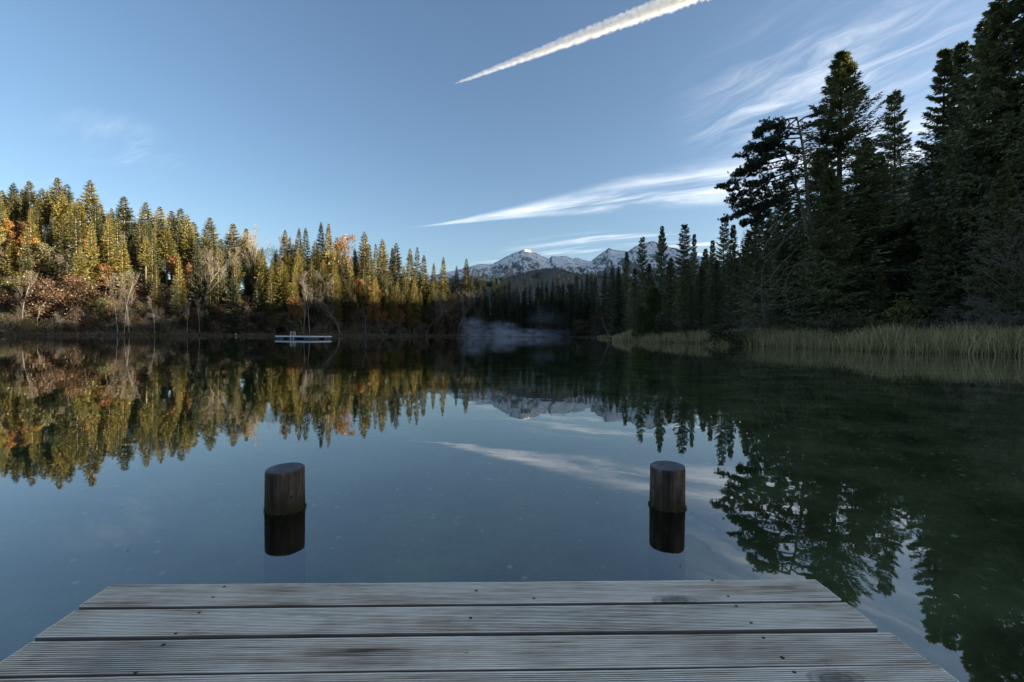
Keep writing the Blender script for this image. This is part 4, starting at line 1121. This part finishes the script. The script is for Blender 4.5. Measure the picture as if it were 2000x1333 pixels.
# ------------------------------------------------------------------ mooring posts
def post_material():
    m, t, out = mat('wet_post_wood')
    tcn = t.new('ShaderNodeTexCoord'); g = t.new('ShaderNodeNewGeometry'); oi = t.new('ShaderNodeObjectInfo')
    mp = t.new('ShaderNodeMapping'); mp.inputs['Scale'].default_value = (9, 9, 1.1); t.l.new(tcn.outputs['Object'], mp.inputs[0])
    n = t.noise(mp.outputs[0], 2.0, 6, .65, .4); n2 = t.noise(tcn.outputs['Object'], 7, 4, .6)
    x, y, z = t.sep(tcn.outputs['Object']); nz = t.sep(g.outputs['Normal'])[2]
    side = t.ramp(n, [(.32, (.024, .016, .011)), (.50, (.085, .058, .038)), (.70, (.24, .17, .12))])
    alg = t.math('MULTIPLY', t.math('SUBTRACT', 1.0, t.smooth(t.math('ADD', z, t.math('MULTIPLY', n2, .1)), .08, .20)), .7)
    side = t.mix(alg, side, (.040, .034, .012, 1))
    r = t.math('SQRT', t.math('ADD', t.math('MULTIPLY', x, x), t.math('MULTIPLY', y, y)))
    ring = t.math('SINE', t.math('MULTIPLY', t.math('ADD', r, t.math('MULTIPLY', n2, .012)), 620))
    top = t.mix(t.smooth(ring, -.2, .9), (.085, .080, .085, 1), (.15, .145, .15, 1))
    top = t.mix(t.smooth(n2, .5, .75), top, (.23, .225, .235, 1))
    c = t.mix(t.smooth(nz, .5, .8), side, top)
    p = t.new('ShaderNodeBsdfPrincipled'); p.inputs['Roughness'].default_value = .7; p.inputs['Specular IOR Level'].default_value = .15; t.put(p.inputs['Base Color'], c)
    t.put(p.inputs['Normal'], t.bump(n, .7, .006)); t.l.new(p.outputs[0], out.inputs[0])
    return m
M['post'] = post_material()
M['moss'] = foliage('moss', (.05, .055, .015), (.11, .11, .03), (.22, .20, .07), .2, .2, 20)
def mooring_post(px, py_base, dia, top, label, seed):
    p = on_plane(px, py_base, 0); d = Vector((p.x, p.y, 0)).normalized(); c = p + d * dia * .5
    e = empty('mooring_post', (c.x, c.y, 0)); tag(e, label, 'post', 'mooring posts')
    r = np.random.default_rng(seed); n = 48; R_ = dia / 2
    zs = [-2.2, -.4, -.05, 0, .03, .06, .10, .16, .22, top - .02, top - .007, top - .001, top]
    rs = [1.02, 1.02, 1.015, 1.012, 1.01, 1.008, 1.0, 1.0, .995, .99, .975, .94, .90]
    ang = np.arange(n) / n * 2 * math.pi
    lump = 1 + .018 * np.sin(ang * 2 + seed) + .010 * np.sin(ang * 5 + 1) + r.normal(0, .004, n)
    V = []
    for z, q_ in zip(zs, rs):
        V.append(np.column_stack([np.cos(ang) * R_ * q_ * lump, np.sin(ang) * R_ * q_ * lump, np.full(n, z) + (0 if z < top - .03 else 1) * .006 * np.cos(ang - 1)]))
    for q_ in (.7, .45, .2): V.append(np.column_stack([np.cos(ang) * R_ * q_, np.sin(ang) * R_ * q_, np.full(n, top + .001) + r.normal(0, .0008, n) + .006 * q_ * np.cos(ang - 1)]))
    k = len(V); V = np.vstack(V); F_ = []
    for a in range(k - 1):
        for i in range(n): F_.append((a * n + i, a * n + (i + 1) % n, (a + 1) * n + (i + 1) % n, (a + 1) * n + i))
    V = np.vstack([V, [[0, 0, top + .001]]]); F3 = np.array([((k - 1) * n + i, (k - 1) * n + (i + 1) % n, k * n, k * n) for i in range(n)])[:, :3]
    obj('post_shaft', mesh_arrays('post_shaft', [(V, np.array(F_), 0, True), (V.copy(), F3, 0, True)], [M['post']]), e)
    # moss and floating scum at the waterline
    m_ = 900; a = r.random(m_) * 6.283; keep = (vnoise(a * 2.2 + seed, a * 0 + 3.0, 5) > .38); a = a[keep]
    b = np.column_stack([np.cos(a) * R_ * 1.02, np.sin(a) * R_ * 1.02, r.uniform(-.004, .012, len(a))])
    dd = np.column_stack([np.cos(a), np.sin(a), r.normal(.1, .5, len(a))]) + r.normal(0, .6, (len(a), 3))
    v, f = diamonds(b, dd, r.uniform(.006, .018, len(a)), .006, r)
    o = obj('moss_ring', mesh_arrays('moss_ring', [(v, f, 0, False)], [M['moss']]), e); o['kind'] = 'stuff'
    # nail holes
    for k_, (da, z) in enumerate([(-.62, .075), (.30, .115)] if seed == 1 else [(-.9, .15)]):
        a0 = math.atan2(-c.y, -c.x) + da
        V2, F2 = box(-.006, .006, -.003, .003, -.008, .008)
        h = obj('nail_hole', mesh_arrays('nail_hole', [(V2, F2, 0, False)], [M['rust']]), e, (math.cos(a0) * R_ * 1.0, math.sin(a0) * R_ * 1.0, z)); h.rotation_euler = (0, 0, a0 + math.pi / 2)
mooring_post(557, 1006, .255, .292, 'dark round wooden post in the water, left of the two', 1)
mooring_post(1303, 1001, .243, .300, 'dark round wooden post in the water, right of the two', 2)

# ------------------------------------------------------------------ swimming raft
M['raft_white'] = plain('raft_edge', (.70, .68, .64), .55, 0, .08, 3)
M['raft_deck'] = plain('raft_boards', (.42, .40, .37), .8, 0, .2, 3)
M['raft_float'] = plain('raft_float', (.05, .058, .065), .5, 0, .3, 4)
M['float_rib'] = plain('float_rib', (.13, .145, .155), .5, 0, .2, 4)
M['chrome'] = plain('ladder_steel', (.80, .80, .78), .4, .2, .05, 4)
def raft():
    N_ = Vector((-41.6, 94.2, 0)); ph = math.radians(18)
    k = lambda px: (px - 1000) / PX_F
    u = Vector((-math.cos(ph), math.sin(ph), 0)); w = Vector((math.sin(ph), math.cos(ph), 0))
    a = (k(537) * N_.y - N_.x) / (u.x - k(537) * u.y); b = (k(648) * N_.y - N_.x) / (w.x - k(648) * w.y)
    e = empty('swimming_raft', N_); e.rotation_euler = (0, 0, math.atan2(u.y, u.x)); tag(e, 'white-edged floating swimming raft with dark floats and a ladder', 'raft')
    # local x along the left side (length a); the right side runs along -y (length b)
    zt, th = .66, .26
    nb_ = 26
    bw = a / nb_
    bme = bevel_box_mesh('deck_board', (bw - .02, b - .2, .05), M['raft_deck'])
    for i in range(nb_): obj('deck_board', bme, e, (bw * (i + .5), -b / 2, zt - .005))
    for nm, d, l in (('edge_beam', (a, .12, th), (a / 2, -.06, zt - th / 2)), ('edge_beam', (a, .12, th), (a / 2, -b + .06, zt - th / 2)),
                     ('edge_beam', (.12, b - .25, th), (.06, -b / 2, zt - th / 2)), ('edge_beam', (.12, b - .25, th), (a - .06, -b / 2, zt - th / 2))):
        obj(nm, bevel_box_mesh('edge_beam', d, M['raft_white'], .02), e, l)
    fme = bevel_box_mesh('float', (.95, .95, .62), M['raft_float'], .06)
    spots = [(x, -.62) for x in (.6, 1.62, a - .6, a - 1.62)] + [(.6, y) for y in (-1.7, -b + .62, -b + 1.65)] + [(a - .6, -1.7), (a - .6, -b + .62), (a - 1.62, -b + .62), (1.62, -b + .62), (a / 2, -b / 2)]
    for x, y in spots:
        f_ = obj('float', fme, e, (x, y, .09))
        r1 = segs(np.array([[-.36, 0, -.22], [-.36, 0, .22]]), np.array([[.36, 0, .22], [.36, 0, -.22]]), np.full(2, .035), np.full(2, .035), 4)
        obj('rib', mesh_arrays('rib', [(r1[0] + np.array([0, .478, 0]), r1[1], 0, False)], [M['float_rib']]), f_)
        r2 = segs(np.array([[0, -.36, -.22], [0, -.36, .22]]), np.array([[0, .36, .22], [0, .36, -.22]]), np.full(2, .035), np.full(2, .035), 4)
        obj('rib', mesh_arrays('rib', [(r2[0] + np.array([-.478, 0, 0]), r2[1], 0, False)], [M['float_rib']]), f_)
    # ladder on the left side, 0.53 of the way from the near corner
    def xs_at(px):
        kk = k(px); return (kk * N_.y - N_.x) / (u.x - kk * u.y)
    xl = xs_at(571.5)
    lad = obj('ladder', mesh_arrays('ladder', [(*box(-.52, .52, .05, .10, -.03, .03), 0, False)], [M['chrome']]), e, (xl, 0, zt - .14))
    for sx in (-.44, .44):
        pts = [(sx, .16, -1.3), (sx, .16, .6), (sx, .15, .80), (sx, .08, .95), (sx, -.05, 1.0), (sx, -.18, .95), (sx, -.26, .80), (sx, -.28, .55), (sx, -.28, .13)]
        obj('rail', mesh_arrays('rail', tube_parts(pts, .04, 0, 8), [M['chrome']]), lad)
    for z in (-.35, -.65, -.95): obj('rung', mesh_arrays('rung', tube_parts([(-.44, .16, z), (.44, .16, z)], .03, 0, 6), [M['chrome']]), lad)
raft()

# ------------------------------------------------------------------ person sitting on the far bank
M['jacket'] = plain('dark_jacket', (.03, .03, .035), .85); M['trousers'] = plain('pale_trousers', (.62, .60, .57), .85)
M['skin'] = plain('skin', (.50, .32, .24), .6); M['hair'] = plain('grey_hair', (.35, .32, .30), .8)
def person():
    Y = shore_depth(461) + .9; x = (461 - 1000) / PX_F * Y; z = zg(x, Y)
    J = {'pelvis': (0, 0, .42), 'waist': (0, .02, .58), 'chest': (0, -.02, .80), 'neck': (0, -.05, .98), 'head': (0, -.08, 1.08), 'crown': (0, -.09, 1.22)}
    R_ = {'pelvis': .15, 'waist': .13, 'chest': .155, 'neck': .055, 'head': .088, 'crown': .075}
    E_ = [('pelvis', 'waist'), ('waist', 'chest'), ('chest', 'neck'), ('neck', 'head'), ('head', 'crown')]
    for s, n_ in ((-1, 'l'), (1, 'r')):
        J.update({n_ + 'hip': (s * .10, -.02, .41), n_ + 'knee': (s * .16, -.44, .52), n_ + 'ankle': (s * .15, -.50, .08), n_ + 'toe': (s * .17, -.68, .04),
                  n_ + 'sh': (s * .19, -.02, .90), n_ + 'el': (s * .25, -.16, .64), n_ + 'wr': (s * .12, -.38, .60), n_ + 'hand': (s * .08, -.46, .60)})
        R_.update({n_ + 'hip': .10, n_ + 'knee': .065, n_ + 'ankle': .045, n_ + 'toe': .04, n_ + 'sh': .07, n_ + 'el': .048, n_ + 'wr': .034, n_ + 'hand': .04})
        E_ += [('pelvis', n_ + 'hip'), (n_ + 'hip', n_ + 'knee'), (n_ + 'knee', n_ + 'ankle'), (n_ + 'ankle', n_ + 'toe'), ('chest', n_ + 'sh'), (n_ + 'sh', n_ + 'el'), (n_ + 'el', n_ + 'wr'), (n_ + 'wr', n_ + 'hand')]
    names = list(J); me = bpy.data.meshes.new('person'); me.from_pydata([J[n_] for n_ in names], [(names.index(a), names.index(b)) for a, b in E_], [])
    o = bpy.data.objects.new('person', me); COL.objects.link(o)
    md = o.modifiers.new('skin', 'SKIN'); md.use_smooth_shade = True
    for v, n_ in zip(me.skin_vertices[0].data, names): v.radius = (R_[n_], R_[n_]); v.use_root = n_ == 'pelvis'
    sub = o.modifiers.new('sub', 'SUBSURF'); sub.levels = 1; sub.render_levels = 1
    dg = bpy.context.evaluated_depsgraph_get(); me2 = bpy.data.meshes.new_from_object(o.evaluated_get(dg)); me2.name = 'person'
    o.modifiers.clear(); o.data = me2; me2.materials.clear()
    for m_ in ('jacket', 'trousers', 'skin'): me2.materials.append(M[m_])
    for f_ in me2.polygons:
        c = f_.center
        f_.material_index = 2 if c.z > .97 or (c.y < -.40 and .54 < c.z < .66 and abs(c.x) < .13) else (0 if c.z > .56 and c.y > -.41 or c.z < .10 else 1)
    o.location = (x, Y, z - .06); o.rotation_euler = (0, 0, .35); tag(o, 'person in dark jacket and pale trousers sitting on the far bank', 'person')
    bm = bmesh.new(); bmesh.ops.create_icosphere(bm, subdivisions=2, radius=.105)
    for v in list(bm.verts):
        if v.co.z < -.02 and v.co.y < .02: bm.verts.remove(v)
    hm = bpy.data.meshes.new('hair'); bm.to_mesh(hm); bm.free(); hm.materials.append(M['hair']); obj('hair', hm, o, (0, -.075, 1.18))
    st = bmesh.new(); bmesh.ops.create_icosphere(st, subdivisions=2, radius=1)
    r = np.random.default_rng(2)
    for v in st.verts: v.co *= r.uniform(.85, 1.08)
    sm = bpy.data.meshes.new('boulder'); st.to_mesh(sm); st.free(); sm.materials.append(M['rock'])
    b = obj('boulder', sm, None, (x, Y + .05, z + .02)); b.scale = (.34, .28, .26); tag(b, 'grey boulder under the person sitting on the far bank', 'rock')
person()

# ------------------------------------------------------------------ smoke drifting over the far water
def smoke_box(name, px0, px1, py0, py1, Y, dep, dens, label, scale, lo, hi, col=(.74, .82, 1.0)):
    a = at_depth(px0, py1, Y); b = at_depth(px1, py0, Y)
    cx, cz = (a.x + b.x) / 2, (max(a.z, .05) + b.z) / 2; hx, hz = (b.x - a.x) / 2, (b.z - max(a.z, .05)) / 2
    me = mesh_arrays(name, [(*box(-1, 1, -1, 1, -1, 1), 0, False)], [])
    m, t, out = mat(name + '_air')
    tcn = t.new('ShaderNodeTexCoord'); g = t.new('ShaderNodeNewGeometry')
    x, y, z = t.sep(tcn.outputs['Object'])
    rr = t.math('SQRT', t.math('ADD', t.math('MULTIPLY', x, x), t.math('ADD', t.math('MULTIPLY', y, y), t.math('POWER', t.math('MAXIMUM', z, 0.0), 2.0))))
    ed = t.math('SUBTRACT', 1.0, t.smooth(rr, .05, .98))
    mp = t.new('ShaderNodeMapping'); mp.inputs['Scale'].default_value = (scale, scale, scale * 2.0); t.l.new(g.outputs['Position'], mp.inputs[0])
    n = t.noise(mp.outputs[0], 1.0, 5, .6, .5)
    dn = t.math('MULTIPLY', t.math('MULTIPLY', t.smooth(n, lo, hi), ed), dens)
    pv = t.new('ShaderNodeVolumeScatter'); pv.inputs['Color'].default_value = (*col, 1); t.put(pv.inputs['Density'], dn); t.l.new(pv.outputs[0], out.inputs['Volume'])
    me.materials.append(m); o = obj(name, me, None, (cx, Y, cz)); o.scale = (hx, dep, hz); tag(o, label, 'smoke', kind='stuff')
smoke_box('smoke', 885, 962, 612, 668, 244, 8, .085, 'bluish smoke puff hanging over the water at the far shore, taller left one', .30, .30, .72)
smoke_box('smoke', 930, 1030, 622, 668, 243, 8, .085, 'bluish smoke puff hanging over the water, lower right one', .28, .30, .72)
smoke_box('smoke', 900, 1140, 640, 668, 240, 7, .09, 'thin bluish smoke layer lying on the water right of the puffs', .25, .30, .70)
smoke_box('smoke', 1005, 1125, 590, 672, 247, 7, .022, 'faint bluish smoke veil before the dark far spruces', .07, .38, .70)

# ------------------------------------------------------------------ condensation trail
def contrail():
    A = at_depth(886, 165, 9000); B_ = at_depth(1415, -34, 7000)
    ax = (B_ - A); L = ax.length; X_ = ax.normalized(); Yv = X_.cross(Vector((0, 0, 1))).normalized(); Zv = X_.cross(Yv)
    R_ = 260.
    me = mesh_arrays('contrail', [(*box(0, L, -R_, R_, -R_, R_), 0, False)], [])
    m, t, out = mat('contrail_vapour')
    tcn = t.new('ShaderNodeTexCoord'); P = tcn.outputs['Object']; x, y, z = t.sep(P)
    n1 = t.noise(P, 1 / 75., 6, .68, .3); n2 = t.noise(P, 1 / 420., 2, .5)
    rad = t.math('ADD', 12.0, t.math('MULTIPLY', t.math('POWER', t.math('DIVIDE', x, L), .7), 150.0))
    r = t.math('SQRT', t.math('ADD', t.math('MULTIPLY', y, y), t.math('MULTIPLY', z, z)))
    q = t.math('ADD', t.math('DIVIDE', r, rad), t.math('MULTIPLY', t.math('SUBTRACT', n1, .5), 1.5))
    dn = t.math('SUBTRACT', 1.0, t.smooth(q, .15, .95))
    dn = t.math('MULTIPLY', dn, t.math('MULTIPLY', t.smooth(x, 0, 350), .034))
    pv = t.new('ShaderNodeVolumeScatter'); pv.inputs['Color'].default_value = (1, 1, 1, 1); t.put(pv.inputs['Density'], dn); t.l.new(pv.outputs[0], out.inputs['Volume'])
    me.materials.append(m); o = obj('contrail', me)
    o.matrix_world = Matrix.Translation(A) @ Matrix((X_, Yv, Zv)).transposed().to_4x4()
    tag(o, 'bright white condensation trail slanting up across the sky', 'contrail', kind='stuff')
contrail()

# ------------------------------------------------------------------ a few leaves and needles afloat
def floating_leaves():
    rng = np.random.default_rng(21); n = 70
    Y = 2.4 + rng.exponential(9, n); X = rng.uniform(-1, 1, n) * Y * 1.0
    ok = lake_sd(X, Y) < -1.0; X, Y = X[ok], Y[ok]; n = len(X)
    b = np.column_stack([X, Y, np.full(n, .004)]); a = rng.random(n) * 6.283; d = np.column_stack([np.cos(a), np.sin(a), 0 * a])
    v, f = diamonds(b, d, rng.uniform(.008, .022, n), .009, rng, 1.0); v[:, 2] = .004 + rng.uniform(0, .002, len(v))
    tag(obj('floating_leaves', mesh_arrays('floating_leaves', [(v, f, 0, False)], [M['leaf_olive']])), 'tiny fallen leaves afloat on the still water', 'leaves', kind='stuff')
floating_leaves()
